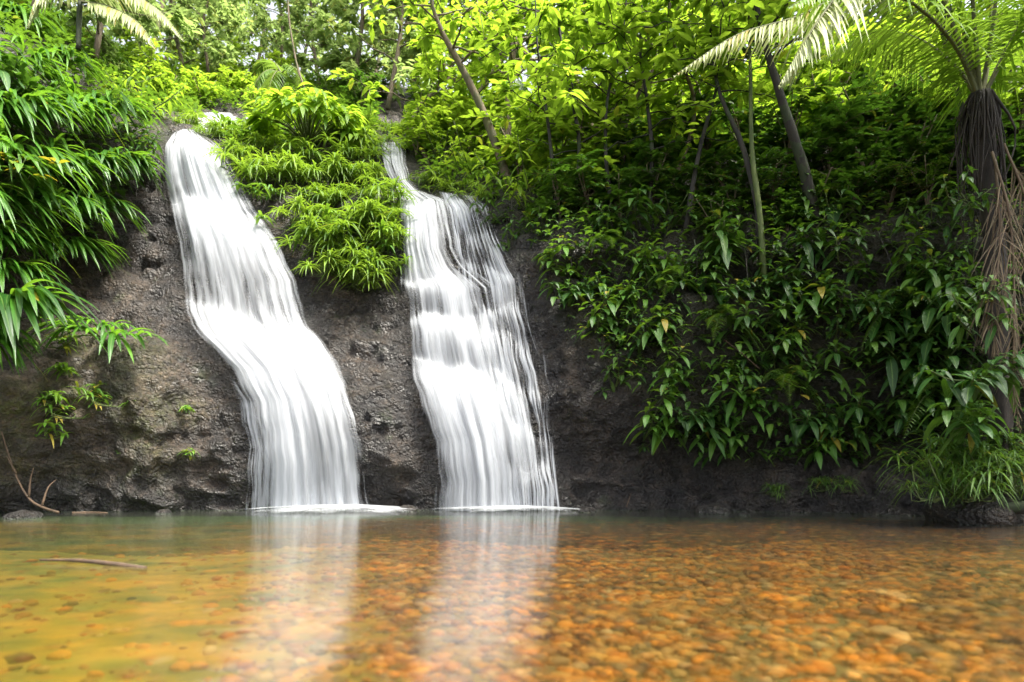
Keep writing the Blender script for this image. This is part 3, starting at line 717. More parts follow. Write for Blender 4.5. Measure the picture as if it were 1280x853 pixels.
def tree_kind(seed, h=8.0, spread=2.6, branches=16, twigs=5, per=16, L=(.16, .28), wd=.42, mat='far', r0=.14, bare=.3, prof='small', bark='bark', path=None, crown_from=None):
    r = rg(seed); cr, tr = MB(), MB()
    if path is None:
        path = bez([[0, 0, -.3], [r.normal() * .25, r.normal() * .25, h * .35], [r.normal() * .5, r.normal() * .5, h * .7], [r.normal() * .7, r.normal() * .7, h]], 16)
    tube(tr, path, r0, r0 * .25, 9, wob=.05, seed=seed)
    n = len(path)
    for b in range(branches):
        f = bare + (1 - bare) * (b + r.random()) / branches
        p = np.array([np.interp(f * (n - 1), np.arange(n), path[:, k]) for k in range(3)])
        ln = spread * (1.1 - .6 * abs(f - .55)) * r.uniform(.55, 1.1); az = b * 2.4 + r.normal() * .3
        d = sph(np.array(az), np.array(r.uniform(0.05, .75)))
        t = np.linspace(0, 1, 7); bp = p + d * (ln * t)[:, None] + r.normal(size=(7, 3)) * .05 * ln * t[:, None] - np.array([0, 0, 1]) * (ln * .18 * t ** 2)[:, None]
        tube(tr, bp, r0 * .34 * (1.1 - f * .7), .008, 6)
        for w in range(twigs):
            q = bp[int(r.integers(2, 7))]; dd = nrm(d + r.normal(size=3) * .8); l2 = ln * r.uniform(.22, .5)
            tp = q + dd * (l2 * t)[:, None] - np.array([0, 0, 1]) * (l2 * .3 * t ** 2)[:, None]
            tube(tr, tp[::2], .009, .004, 4)
            ti = r.uniform(.15, 1, per); pb = np.stack([np.interp(ti, t, tp[:, k]) for k in range(3)], 1) + r.normal(size=(per, 3)) * .07 * l2
            ll = r.uniform(*L, per); az2 = r.random(per) * 6.28
            leaves(cr, pb, sph(az2, r.uniform(-.5, .5, per)), ll, ll * wd, prof, droop=r.uniform(.1, .5, per), fold=.2, rnd=np.clip(r.random(per) * .8 + r.normal() * .15 + .1, 0, 1))
    return {'crown': cr.mesh('crown', M[mat]), 'trunk': tr.mesh('trunk', M[bark])}

def frond(fo, st, path, n=40, L=.7, wd=.035, droop=.5, seed=0, ang=.9, hang=.3, r0=.02, tipw=.35, up=(0, 0, 1), rnd=None, prof='leaflet', jit=.07):
    """pinnate frond: a rachis with leaflets on both sides"""
    r = rg(seed); path = np.asarray(path, float); m = len(path)
    tube(st, path, r0, r0 * .25, 6)
    t = np.linspace(.12, .995, n); x = t * (m - 1)
    pb = np.stack([np.interp(x, np.arange(m), path[:, k]) for k in range(3)], 1)
    tan = nrm(np.gradient(pb, axis=0)); side = nrm(np.cross(tan, np.array(up, float)))
    pf = np.clip(np.sin(np.pi * np.clip(t * .86 + .14, 0, 1)) ** .6, .12, 1) * (1 - (1 - tipw) * np.clip((t - .55) / .45, 0, 1))
    for sg in (-1, 1):
        d = tan * math.cos(ang) + side * sg * math.sin(ang) + np.array([0, 0, -1]) * hang + r.normal(size=(n, 3)) * jit
        leaves(fo, pb, d, L * pf * r.uniform(.88, 1.08, n), wd, prof, droop=droop * r.uniform(.6, 1.3, n), fold=.35, up=np.array(up, float), rnd=r.random(n) if rnd is None else rnd + .3 * r.random(n))

def fern_kind(seed, n=9, L=.7, mat='fern', el=(.5, 1.0), sag=.55, leaflet=.16, az=None):
    r = rg(seed); fo, st = MB(), MB()
    for i in range(n):
        a = (i * 2.4 + r.normal() * .2) if az is None else r.uniform(*az)
        d = sph(np.array(a), np.array(r.uniform(*el))); ln = L * r.uniform(.75, 1.1); t = np.linspace(0, 1, 10)
        path = d * (ln * t)[:, None] - np.array([0, 0, 1]) * (ln * sag * t ** 2)[:, None]
        frond(fo, st, path, n=24, L=leaflet, wd=.028 * leaflet / .16, droop=.2, seed=seed * 31 + i, ang=1.15, hang=.1, r0=.007)
    return {'foliage': fo.mesh('fern_foliage', M[mat]), 'stem': st.mesh('fern_stem', M['stem'])}

def dome_kind(seed):
    r = rg(seed); fo, st = MB(), MB()
    for s in range(75):
        a, e = r.uniform(0, 6.28), math.asin(r.uniform(.02, 1)); d = sph(np.array(a), np.array(e)); tip = d * [1.0, 1.0, .85] * r.uniform(.85, 1.05) + [0, 0, .1]
        tube(st, bez([[0, 0, -.1], tip * .5 + [0, 0, .12], tip], 6), .014, .006, 5)
        n = 10; az = np.where(r.random(n) < .6, a + r.normal(size=n) * .7, r.random(n) * 6.28)
        leaves(fo, np.tile(tip, (n, 1)) - d * (r.random((n, 1)) * .2), sph(az, r.uniform(-.2, .7, n)), r.uniform(.28, .46, n), r.uniform(.08, .12, n), 'broad', r.uniform(.4, .95, n), .22, rnd=np.clip(r.random(n) * .7 + .3 * e, 0, 1))
    return {'foliage': fo.mesh('dome_foliage', M['bright']), 'stem': st.mesh('dome_stem', M['stem'])}

KINDS = {
 'strap': [strap_kind(20 + i) for i in range(4)],
 'tuft': [tuft_kind(30 + i, shoots=10, L=(.26, .44), wd=(.022, .034), spread=.27, per=19) for i in range(5)],
 'smalltuft': [tuft_kind(36 + i, shoots=9, L=(.12, .3), wd=(.03, .055), per=12, spread=.3, mat='broadlight', lift=.1) for i in range(2)],
 'grass': [tuft_kind(40 + i, shoots=9, L=(.18, .34), wd=(.012, .02), per=12, spread=.16, mat='under') for i in range(2)],
 'broad': [broad_kind(50 + i, stems=6 + i % 3, L=(.32, .52), wd=(.105, .155), per=(8, 13), reach=.65) for i in range(6)],
 'broadlight': [broad_kind(56 + i, stems=7, L=(.26, .44), wd=(.09, .13), per=(8, 13), reach=.6, mat='broadlight') for i in range(3)],
 'broadsmall': [broad_kind(60 + i, stems=6, L=(.18, .3), wd=(.06, .095), reach=.45) for i in range(3)],
 'bright': [shrub_kind(70 + i, rad=1.0, hgt=1.5, twigs=40, per=12, L=(.16, .28), wd=.36) for i in range(4)],
 'whorl': [broad_kind(80 + i, stems=9, L=(.22, .36), wd=(.07, .1), mat='bright', reach=1.1, wall=False, per=(8, 13)) for i in range(3)],
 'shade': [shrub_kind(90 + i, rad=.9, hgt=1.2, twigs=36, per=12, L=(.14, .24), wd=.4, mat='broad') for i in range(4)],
 'fine': [shrub_kind(95 + i, rad=.9, hgt=1.0, twigs=44, per=16, L=(.08, .15), wd=.45, mat='under') for i in range(2)],
 'bankfern': [fern_kind(105 + i, el=(-.3, 1.0), sag=.85, mat='under', n=8, az=(-3.0, -.1)) for i in range(3)],
 'fern': [fern_kind(100 + i) for i in range(2)],
 'dome': [dome_kind(110)],
 'rockplant': [tuft_kind(120 + i, shoots=4, L=(.12, .22), wd=(.03, .045), spread=.12, mat='moss', per=9, lift=.08) for i in range(3)],
 'rosette': [strap_kind(130 + i, L=(.3, .5), Wd=(.04, .06), stalks=5, az=(-3.1, .2), per=8) for i in range(2)],
 'fartree': [tree_kind(140 + i, h=9, spread=2.9, branches=28, twigs=6, per=20, L=(.2, .36), bare=.06, r0=.09) for i in range(4)],
}
for i in range(3): KINDS.setdefault('sapling', []).append(tree_kind(150 + i, h=3.6, spread=1.35, branches=14, twigs=3, per=10, L=(.18, .3), wd=.38, mat='bright', r0=.05, bare=.28, prof='oval'))
for i in range(3): KINDS.setdefault('shadetree', []).append(tree_kind(160 + i, h=8.0, spread=3.2, branches=18, twigs=6, per=20, L=(.22, .36), wd=.4, mat='bright', r0=.12, bare=.5, prof='oval', bark='darkbark'))

def plant(kind, name, px, py, label, cat='plant', group=None, scale=1.0, rz=None, tilt=0.0, out=0.0, Y=None, seed=None, lean=0.0):
    """put a copy of a kind with its roots on the ground under that photo pixel"""
    r = rg(int(px * 7 + py * 13) if seed is None else seed)
    ks = KINDS[kind]; parts = ks[int(r.integers(len(ks)))]
    p = on_cliff(px, py, out) if Y is None else W(px, py, Y)
    root = empty(name, p)
    root.rotation_euler = (tilt + r.normal() * .06, lean + r.normal() * .06, (r.random() * 6.28 if rz is None else rz + r.normal() * .25))
    root.scale = (scale,) * 3
    for pn, me in parts.items(): link(pn, me, root)
    return tag(root, label, cat, group)

# -- bank of strap-leaved plants on the left, five rows
rows = [(30, [-40, 15, 65, 110]), (85, [-25, 30, 80, 130]), (145, [-35, 15, 60, 98, 134]), (205, [-30, 20, 62, 100, 138]), (262, [-30, 25, 75, 118]), (310, [-25, 30, 80])]
for ri, (py, xs) in enumerate(rows):
    for ci, px in enumerate(xs):
        plant('strap', 'strap_leaf_plant', px, py, f'arching strap-leaved plant on the left bank, {ORD[ri + 1]} row down, {ORD[ci + 1]} from the edge', 'plant', 'strap-leaved plants on the left bank', scale=1.0 + .14 * math.sin(px), rz=0.0, out=.2)
plant('strap', 'strap_leaf_plant', 8, 395, 'big fan of long green straps jutting over the bare slab, lowest on the left bank', 'plant', 'strap-leaved plants on the left bank', scale=1.45, rz=-.1, out=.75)
plant('strap', 'strap_leaf_plant', 0, 345, 'dark strap-leaved plant just above the big green fan at the frame edge', 'plant', 'strap-leaved plants on the left bank', scale=.9, rz=0, out=.4)
plant('strap', 'strap_leaf_plant', -25, 430, 'drooping strap-leaved plant half out of frame under the big green fan', 'plant', 'strap-leaved plants on the left bank', scale=.9, rz=-.2, out=.7)
for px, py, sc, lb in [(20, 120, .9, 'broad-leaved plant tucked among the straps near the top of the left bank'), (-5, 235, .9, 'dark broad-leaved plant among the straps at the frame edge'), (95, 250, .8, 'broad-leaved plant among the lowest straps of the left bank'), (150, 225, .8, 'small broad-leaved plant at the rock edge of the left bank'), (180, 190, .8, 'broad-leaved plant nearest the lip of the narrower waterfall')]:
    plant('broadsmall' if px > 60 else 'broad', 'broad_leaf_plant', px, py, lb, 'plant', 'broad-leaved plants on the left bank', scale=sc, rz=.6, out=.45)
# yellow-leaved twig on the left bank
yp, ys = MB(), MB(); r = rg(5)
for a in range(7):
    b = np.array([r.normal() * .15, 0, r.normal() * .1]); d = sph(np.array(r.uniform(-2.2, .2)), np.array(r.uniform(-.1, .6))); t = np.linspace(0, 1, 5)
    path = b + d * (.55 * t)[:, None] - np.array([0, 0, 1]) * (.2 * t ** 2)[:, None]; tube(ys, path, .006, .003, 4)
    leaves(yp, path[1:], sph(r.uniform(-2.5, .4, 4), r.uniform(-.3, .4, 4)), .2, .085, 'oval', .3, rnd=r.random(4))
make('yellow_leaf_shrub', {'foliage': (yp, M['yellow']), 'stem': (ys, M['stem'])}, 'twiggy shrub with yellow and orange leaves among dark straps on the left bank', 'shrub', None, on_cliff(38, 205, .75))

# -- bright shrubs between the left bank and the gully
left_shrubs = [(175, 150, 1.0, 'bright yellow-green shrub at the upper end of the strap-leaved bank'), (205, 135, .9, 'lime shrub right above the lip of the narrower waterfall'),
 (140, 110, 1.2, 'light green shrub behind the topmost strap leaves'), (185, 105, 1.1, 'yellowish leafy shrub below the drooping pale fern fronds'),
 (225, 118, 1.1, 'dark glossy shrub left of the upper stream cascade'), (150, 50, 1.6, 'tall olive shrub under the arching pale fronds'),
 (100, 40, 1.5, 'tall green shrub at the top of the left bank'), (232, 90, 1.3, 'leafy shrub leaning over the gully beside the upper stream')]
for i, (px, py, sc, lb) in enumerate(left_shrubs):
    plant('bright' if i % 2 else 'whorl', 'leafy_shrub', px, py, lb, 'shrub', 'shrubs along the gully', scale=sc * .8)
gully = [(252, 134, .7, 'low leafy shrub directly behind the upper stream cascade'), (300, 128, .8, 'small yellow-green shrub on the far side of the upper stream'),
 (335, 112, 1.0, 'shrub beside the tree fern fronds in the gully'), (275, 108, 1.1, 'shrub in the gully under the bright sky gaps'),
 (318, 152, .55, 'small bush between upper stream cascade and round dome bush'), (452, 150, .9, 'low green bush behind the dome bush next to the wider falls'),
 (470, 128, 1.0, 'shrub over the brown mossy mound at the top of the wider falls'), (438, 118, 1.2, 'dark shrub in the shaded hollow behind the dome bush')]
for i, (px, py, sc, lb) in enumerate(gully):
    plant('bright' if i < 5 else 'shade', 'leafy_shrub', px, py, lb, 'shrub', 'shrubs along the gully', scale=sc)
plant('dome', 'dome_bush', 385, 178, 'large round bush of drooping pale green leaves above the island of tufts', 'bush', None, scale=1.05, rz=0, Y=13.9)

# -- tufts covering the island of rock between the falls
for px, py, sc, lb in [(222, 158, .8, 'tuft beside the stream lip on its inner side'), (236, 146, .7, 'tuft between the two levels of the upper stream'), (268, 172, .7, 'tuft right below the small upper cascade'), (498, 168, .9, 'tuft on the brown mound at the head of the upper chute'), (478, 162, .9, 'tuft behind the head of the upper chute')]:
    plant('tuft', 'leaf_tuft', px, py, 'green ' + lb, 'plant', 'leaf tufts on the rock between the falls', scale=sc, out=.05, rz=0)
rows = [(172, [272, 304, 338, 420, 446]), (196, [292, 326, 362, 396, 430, 452]), (224, [322, 352, 386, 418, 446, 464]), (254, [348, 378, 408, 438, 464]), (284, [374, 400, 426, 450, 470]), (312, [404, 428, 452, 472]), (338, [418, 445, 470]), (358, [438])]
for ri, (py, xs) in enumerate(rows):
    for ci, px in enumerate(xs):
        j = rg(px * 3 + py).normal(size=2) * 4
        lb = f'green tuft between the falls, {ORD[ri + 1]} row down, {ORD[ci + 1]} from the narrower waterfall'
        if py == 358: lb = 'lowest fine-leaved tuft hanging over the bare rock between the two falls'
        kd = 'smalltuft' if (ci * 3 + ri * 2) % 5 == 1 else 'tuft'
        plant(kd, 'leaf_tuft', px + j[0], py + j[1], lb, 'plant', 'leaf tufts on the rock between the falls', scale=.8 + .6 * rg(px + py).random(), out=.14, rz=0)

# -- small plants on the bare slab at the left
plant('rosette', 'rock_plant', 135, 432, 'largest arching rock plant in the middle of the bare slab', 'plant', 'plants on the bare slab', scale=1.45, rz=.5, out=.12)
plant('rosette', 'rock_plant', 128, 412, 'smaller bright green rock plant just above the arching one on the slab', 'plant', 'plants on the bare slab', scale=1.0, rz=.2, out=.08)
for px, py, sc, lb in [(72, 432, 1.0, 'small tuft on the slab below the big green fan'), (85, 465, .9, 'pale small tuft on the slab left of the arching rock plant'), (62, 500, 1.0, 'small tuft in the dark part of the slab above the dead branch'),
  (108, 492, .8, 'tiny tuft beneath the arching rock plant on the slab'), (88, 520, .9, 'thin green tuft low on the slab, second above the dead branch'), (60, 545, .9, 'lowest yellow-green tuft on the slab above the dead branch'),
  (135, 505, .8, 'small tuft nearest the arching rock plant on its lower side'), (230, 512, .5, 'lone tiny tuft on bare rock beside the narrower waterfall'), (232, 570, .5, 'lone tiny tuft low on the slab close to the water')]:
    plant('rockplant', 'rock_tuft', px, py, lb, 'plant', 'plants on the bare slab', scale=sc * 1.35, out=.04)

# -- plants along the top of the wider falls and the slope above
sl = [(530, 228, .8, 'tuft', 'green tuft overhanging the lip of the wider falls'), (560, 236, .7, 'tuft', 'low tuft at the dark rock nick in the wider falls lip'), (605, 250, .8, 'tuft', 'tuft beside the thin veil at the top of the wider falls'),
 (622, 272, .8, 'broadsmall', 'small leafy plant on the rock next to the thin veil'), (640, 300, .8, 'broadsmall', 'small plant on the bare rock edge below the lip of the veil'), (590, 225, 1.0, 'whorl', 'bright whorled plant on the ledge above the wider falls'),
 (548, 205, .9, 'whorl', 'yellow-green plant on the slope beside the upper chute'), (520, 192, .8, 'bright', 'leafy shrub pressing against the upper chute of the wider falls'), (660, 262, .9, 'whorl', 'leafy plant at the foot of the leaning grey trunk'),
 (690, 290, .9, 'broadsmall', 'small leafy plant at the start of the dark bank'), (650, 225, 1.1, 'bright', 'shrub between the two grey trunks above the wider falls'), (610, 200, 1.1, 'bright', 'shrub behind the leaning grey trunk'),
 (570, 185, 1.2, 'bright', 'bushy shrub uphill of the upper chute'), (700, 235, 1.2, 'bright', 'shrub under the bright saplings above the dark bank'), (745, 245, 1.2, 'bright', 'shrub on the edge of the dark bank near a thin dark stem'), (790, 240, 1.1, 'shade', 'shaded shrub at the top edge of the dark bank')]
for px, py, sc, kd, lb in sl:
    plant(kd, 'slope_plant', px, py, lb, 'plant', 'plants on the slope above the wider falls', scale=sc, out=.05, rz=None if kd in ('bright', 'shade', 'whorl') else 0)

# -- broad-leaved plants hanging on the dark bank, six rows
rows = [(285, [705, 745, 790, 835, 890, 950, 1010, 1075, 1135, 1190]), (330, [715, 755, 800, 850, 905, 960, 1020, 1080, 1140, 1190]), (375, [730, 775, 820, 870, 930, 985, 1040, 1100, 1150, 1195]),
        (420, [745, 790, 845, 950, 1005, 1060, 1110, 1160, 1205]), (470, [765, 850, 900, 955, 1015, 1070, 1125, 1175, 1215]), (520, [815, 870, 925, 985, 1040, 1095, 1150, 1200]), (555, [895, 1035, 1080])]
for ri, (py, xs) in enumerate(rows):
    for ci, px in enumerate(xs):
        j = rg(px * 5 + py).normal(size=2) * 7
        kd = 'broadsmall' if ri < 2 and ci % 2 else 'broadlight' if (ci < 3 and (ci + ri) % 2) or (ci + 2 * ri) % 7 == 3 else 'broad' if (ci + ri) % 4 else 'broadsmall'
        plant(kd, 'broad_leaf_plant', px + j[0], py + j[1], f'broad-leaved plant hanging on the dark bank, {ORD[ri + 1]} row down, {ORD[ci + 1]} from the falls', 'plant', 'broad-leaved plants on the dark bank', scale=.74 + .3 * rg(px).random(), rz=0, out=.05)
plant('broadsmall', 'broad_leaf_plant', 817, 548, 'lone small bright seedling under the dark bank plants above bare wet rock', 'plant', 'broad-leaved plants on the dark bank', scale=.7, rz=0, out=.1)

# -- shaded understorey above the dark bank
us = [(830, 215, 1.1), (880, 210, 1.0), (935, 215, 1.0), (985, 205, 1.0), (1035, 220, 1.0), (1085, 225, 1.0), (1140, 235, .9), (1185, 220, .9),
      (860, 175, 1.2), (920, 175, 1.2), (1030, 175, 1.1), (1080, 180, 1.1), (1135, 180, 1.0), (1180, 165, 1.0), (1060, 135, 1.3), (1120, 130, 1.2), (1000, 140, 1.3), (1275, 170, 1.0), (1280, 240, .9)]
us += [(700, 275, .8), (735, 268, .8), (775, 272, .8), (815, 258, .8), (865, 262, .8), (915, 262, .8), (965, 262, .8), (1020, 268, .8), (1065, 262, .8), (1110, 262, .8), (1160, 262, .75), (985, 300, .7), (895, 300, .7)]
usl = ['at the top edge of the dark bank by three thin stems', 'beside the mossy upright stem', 'between the mossy stem and the leaning dark trunk', 'at the foot of the leaning dark trunk', 'just past the foot of the leaning dark trunk',
       'below the hanging pale frond tip', 'midway between leaning trunk and palm trunk', 'touching the shaggy palm trunk', 'uphill of the three thin stems', 'uphill of the mossy stem', 'behind the leaning dark trunk',
       'under the long drooping palm leaflets', 'in the shade under the palm crown', 'close behind the shaggy palm trunk', 'high up behind the drooping palm leaflets', 'high up under the arching palm rachis', 'right behind the top of the leaning trunk', 'beyond the palm trunk at the frame edge', 'low beyond the palm trunk at the frame edge',
       'where the dark bank begins beside the falls', 'second along the brink of the dark bank', 'third along the brink of the dark bank', 'fourth along the brink of the dark bank', 'on the brink in front of the dark crooked stem', 'on the brink between the crooked and the mossy stem', 'on the brink in front of the mossy stem', 'on the brink in front of the leaning dark trunk', 'on the brink under the big pale heart leaves', 'on the brink midway to the palm', 'on the brink nearest the palm', 'hiding the foot of the mossy stem', 'hiding the foot of the dark crooked stem']
for (px, py, sc), lb in zip(us, usl):
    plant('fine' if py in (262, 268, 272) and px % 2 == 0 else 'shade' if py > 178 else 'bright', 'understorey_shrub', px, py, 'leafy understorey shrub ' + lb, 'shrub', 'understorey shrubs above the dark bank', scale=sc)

# -- heart-leaved climbers
def climber(px, py, n, lb, out, size, seed):
    r = rg(seed); fo, st = MB(), MB()
    path = bez([[0, .1, .35], [.05, 0, .1], [-.03, -.02, -.2], [.04, 0, -.5]], 8); tube(st, path, .008, .004, 5)
    pb = path[r.integers(1, 8, n)] + r.normal(size=(n, 3)) * .06
    leaves(fo, pb, sph(r.uniform(-2.6, -.5, n), r.uniform(-.6, .2, n)), size, size * .72, 'heart', r.uniform(.3, .9, n), .15, rnd=.6 + .4 * r.random(n))
    make('heart_leaf_climber', {'foliage': (fo, M['broad']), 'stem': (st, M['stem'])}, lb, 'climber', 'heart-leaved climbers', on_cliff(px, py, out))
climber(1050, 262, 4, 'climber with big pale heart-shaped leaves on the dark bank', .35, .34, 3)
climber(1218, 300, 4, 'climber with a pale heart leaf hanging on the shaggy palm trunk', 1.2, .26, 4)

# -- base of the dark bank
for px, py, sc, lb in [(1175, 600, 1.25, 'dense grassy tuft at the waterline, nearest the broad-leaved plants'), (1205, 590, 1.3, 'tallest grassy tuft on the mossy mound by the waterline'), (1235, 600, 1.2, 'grassy tuft on the mound under the dead palm fronds'), (1195, 615, 1.0, 'low grassy tuft drooping in front of the mossy mound'),
   (1272, 610, 1.1, 'grassy tuft by the log at the frame edge'), (1260, 575, 1.1, 'grassy tuft behind the mound under the palm'), (1060, 612, .75, 'small tuft on the wet ledge, nearest the grassy mound'), (1030, 612, .7, 'small tuft on the wet ledge, middle of three'), (965, 618, .65, 'small tuft on the wet ledge, nearest the falls')]:
    plant('grass', 'grass_tuft', px, py, lb, 'grass', 'grassy tufts along the waterline', scale=sc * (1.25 if px > 1100 else 1), out=.12, Y=7.55 + (620 - py) * .008 if px > 1100 else None)
for px, py, sc, lb in [(1160, 622, .9, 'small grassy tuft touching the water in front of the mound'), (1222, 622, .9, 'grassy tuft right above the dark wet log'), (1250, 590, 1.0, 'grassy tuft against the foot of the palm trunk')]:
    plant('grass', 'grass_tuft', px, py, lb, 'grass', 'grassy tufts along the waterline', scale=sc, Y=7.45)
wd = MB(); p = bez([W(1225, 640, 7.6), W(1255, 636, 7.5), W(1300, 634, 7.3)], 10); tube(wd, p - p[0], .05, .075, 10, wob=.05)
o = link('fallen_log', wd.mesh('fallen_log', M['darkbark'])); o.location = p[0]; tag(o, 'dark wet log lying at the waterline under the grassy mound', 'log')
for i, (px, py, s_, lb) in enumerate([(1130, 640, .22, 'dark boulder at the waterline near the grassy mound'), (1180, 648, .2, 'dark boulder at the waterline beside the log'), (1010, 640, .14, 'small dark boulder at the foot of the shaded bank'), (1218, 655, .62, 'big mossy mound of rock under the grassy tufts')]):
    stone('boulder', px, py, s_, .05, lb, .8, .45, z=-.02, seed=i + 20, mat='rock', cat='boulder', grp='boulders at the waterline')

# -- dead branch, sticks
def stick(name, pts, r0, r1, lb, cat, mat='wood', twigs=()):
    P = bez(pts, 14); o_ = P[0].copy(); m = MB(); tube(m, P - o_, r0, r1, 8, wob=.08)
    parts = {'main_stem': (m, M[mat])}; tl = []
    for tw in twigs:
        t_ = MB(); tube(t_, bez(tw, 7) - o_, r1 * .8 + .002, .003, 5); tl.append((t_, M[mat]))
    if tl:
        parts['twig'] = tl; return make(name, parts, lb, cat, None, o_)
    o = link(name, m.mesh(name, M[mat])); o.location = o_; return tag(o, lb, cat)
stick('dead_branch', [W(2, 540, 9.35), W(18, 590, 9.3), W(35, 622, 9.25), W(52, 634, 9.2), W(73, 641, 9.1)], .008, .02, 'bare brown branch leaning on the slab with its end in the pool', 'branch', 'wood', [[W(36, 622, 9.25), W(38, 600, 9.3), W(42, 585, 9.3)], [W(20, 592, 9.3), W(8, 570, 9.3)], [W(52, 634, 9.2), W(60, 610, 9.3), W(70, 600, 9.4)]])
stick('floating_stick', [W(90, 641.5, 9.7), W(112, 641, 9.8), W(134, 641.5, 9.7)], .02, .012, 'thin pale stick floating at the foot of the slab', 'stick')
p0 = W(50, 703, 4.49); stick('sunken_stick', [p0 + [0, 0, .015], p0 + [.28, -.06, .02], p0 + [.55, -.14, .008], p0 + [.82, -.24, -.012]], .007, .022, 'long brown stick poking out of the shallow pool near the left edge', 'stick', 'wood')
stick('twig', [W(783, 634, 10.15), W(786, 625, 10.15), W(789, 616, 10.2)], .008, .004, 'thin bare twig standing at the waterline below the dark bank', 'twig')
stick('hanging_twig', [on_cliff(905, 425, .2), on_cliff(925, 440, .35), on_cliff(950, 462, .3)], .009, .005, 'thin pale bare twig slanting across the dark bank', 'twig', 'wood')

for i, (px, py, s_, lb) in enumerate([(205, 646, .16, 'half sunken dark stone at the foot of the slab beside the narrower waterfall'), (30, 652, .22, 'half sunken dark stone under the bare dead branch'), (508, 642.5, .2, 'dark stone in the water between the feet of the two falls'), (735, 644, .18, 'dark stone in the water just past the wider falls'), (890, 646, .25, 'broad low stone under the lone bright seedling'), (930, 648, .12, 'small stone beside the broad low stone at the shaded waterline')]):
    stone('boulder', px, py, s_, .05, lb, .7, .5, z=-.04, seed=i + 40, mat='rock', cat='boulder', grp='boulders at the waterline')
for i, (px, py, ln, lb) in enumerate([(708, 300, 1.0, 'thin root hanging down the bare rock edge of the dark bank'), (792, 290, 1.3, 'thin root hanging among broad leaves left of the three dark stems'), (868, 300, 1.5, 'thin root hanging below the dark crooked stem'), (930, 310, 1.2, 'thin root hanging below the mossy stem'), (1015, 300, 1.6, 'thin root hanging below the leaning dark trunk'), (1098, 290, 1.3, 'thin root hanging midway between the leaning trunk and the palm'), (1200, 330, 1.8, 'thin root hanging right beside the shaggy palm trunk')]):
    r = rg(500 + i); p_ = on_cliff(px, py, .25); t = np.linspace(0, 1, 12)
    P = np.stack([.08 * np.sin(t * 5 + i) * t + r.normal() * .1 * t, -.25 * np.sin(t * 2.4), -ln * t], 1); m = MB(); tube(m, P, .012, .004, 5, wob=.1)
    o = link('hanging_root', m.mesh('hanging_root', M['darkbark'])); o.location = p_; tag(o, lb, 'root', 'roots hanging on the dark bank')
# -- trees with trunks one can see
def sapling(name, pts, r0, lb, seed, spread=1.3, branches=12, bare=.35, mat='bright', bark='bark', L=(.18, .3), twigs=3, per=9, grp='slender trees above the wider falls'):
    P = bez(pts, 18); o_ = P[0].copy()
    k = tree_kind(seed, path=P - o_, spread=spread, branches=branches, twigs=twigs, per=per, L=L, wd=.38, mat=mat, r0=r0, bare=bare, prof='oval', bark=bark)
    return make(name, k, lb, 'tree', grp, o_)
sapling('slender_tree', [W(640, 240, 13.6), W(623, 190, 13.6), W(600, 131, 13.5), W(573, 77, 13.4), W(554, 43, 13.3), W(540, 5, 13.2), W(530, -60, 13.2)], .1, 'slender grey tree leaning over the wider falls and forking near its top', 201, bare=.45, spread=1.5, branches=14)
sapling('slender_tree', [W(634, 225, 14.2), W(634, 180, 14.2), W(635, 130, 14.2), W(640, 80, 14.1), W(645, 45, 14.0), W(648, -40, 14)], .1, 'upright grey tree just past the leaning one', 202, bare=.5, spread=1.5, branches=12)
for i, (pts, r0, lb) in enumerate([
  ([(695, 270), (690, 200), (682, 130), (672, 60), (668, -30)], .04, 'thin tree with dark stem beside the upright grey tree'),
  ([(720, 262), (724, 180), (712, 110), (700, 40), (695, -40)], .045, 'thin dark-stemmed tree over the start of the dark bank'),
  ([(765, 265), (757, 190), (760, 120), (778, 50), (785, -30)], .04, 'thin tree with bright hanging leaves at the bank edge'),
  ([(812, 262), (815, 190), (808, 120), (800, 60), (805, -30)], .045, 'thin leafy tree left of the three dark stems'),
  ([(857, 290), (868, 220), (880, 165), (890, 132), (905, 70), (915, 0)], .045, 'dark crooked stem nearest the falls of the three stems'),
  ([(952, 325), (945, 250), (925, 175), (900, 118), (890, 60), (885, -20)], .055, 'dark stem leaning toward the falls, middle of the three'),
  ([(955, 350), (950, 270), (940, 190), (938, 92), (936, 20), (934, -40)], .05, 'straight mossy stem, last of the three before the leaning trunk')]):
    Y0 = float(cliffY(pts[0][0], pts[0][1])[0]) - .1
    sapling('thin_tree', [W(x, y, Y0 + .1 * k_) for k_, (x, y) in enumerate(pts)], r0, lb, 210 + i, spread=1.35, branches=13, bare=.22 if i < 4 else .58, bark='darkbark' if i != 6 else 'stem')
sapling('leaning_trunk_tree', [W(1022, 300, 10.75), W(1012, 245, 10.65), W(1004, 210, 10.6), W(985, 150, 10.5), W(968, 95, 10.4), W(950, 30, 10.3), W(938, -40, 10.2)], .11, 'thick dark trunk leaning under the pale drooping palm fronds', 230, spread=1.5, branches=9, bare=.72, bark='darkbark', grp=None)

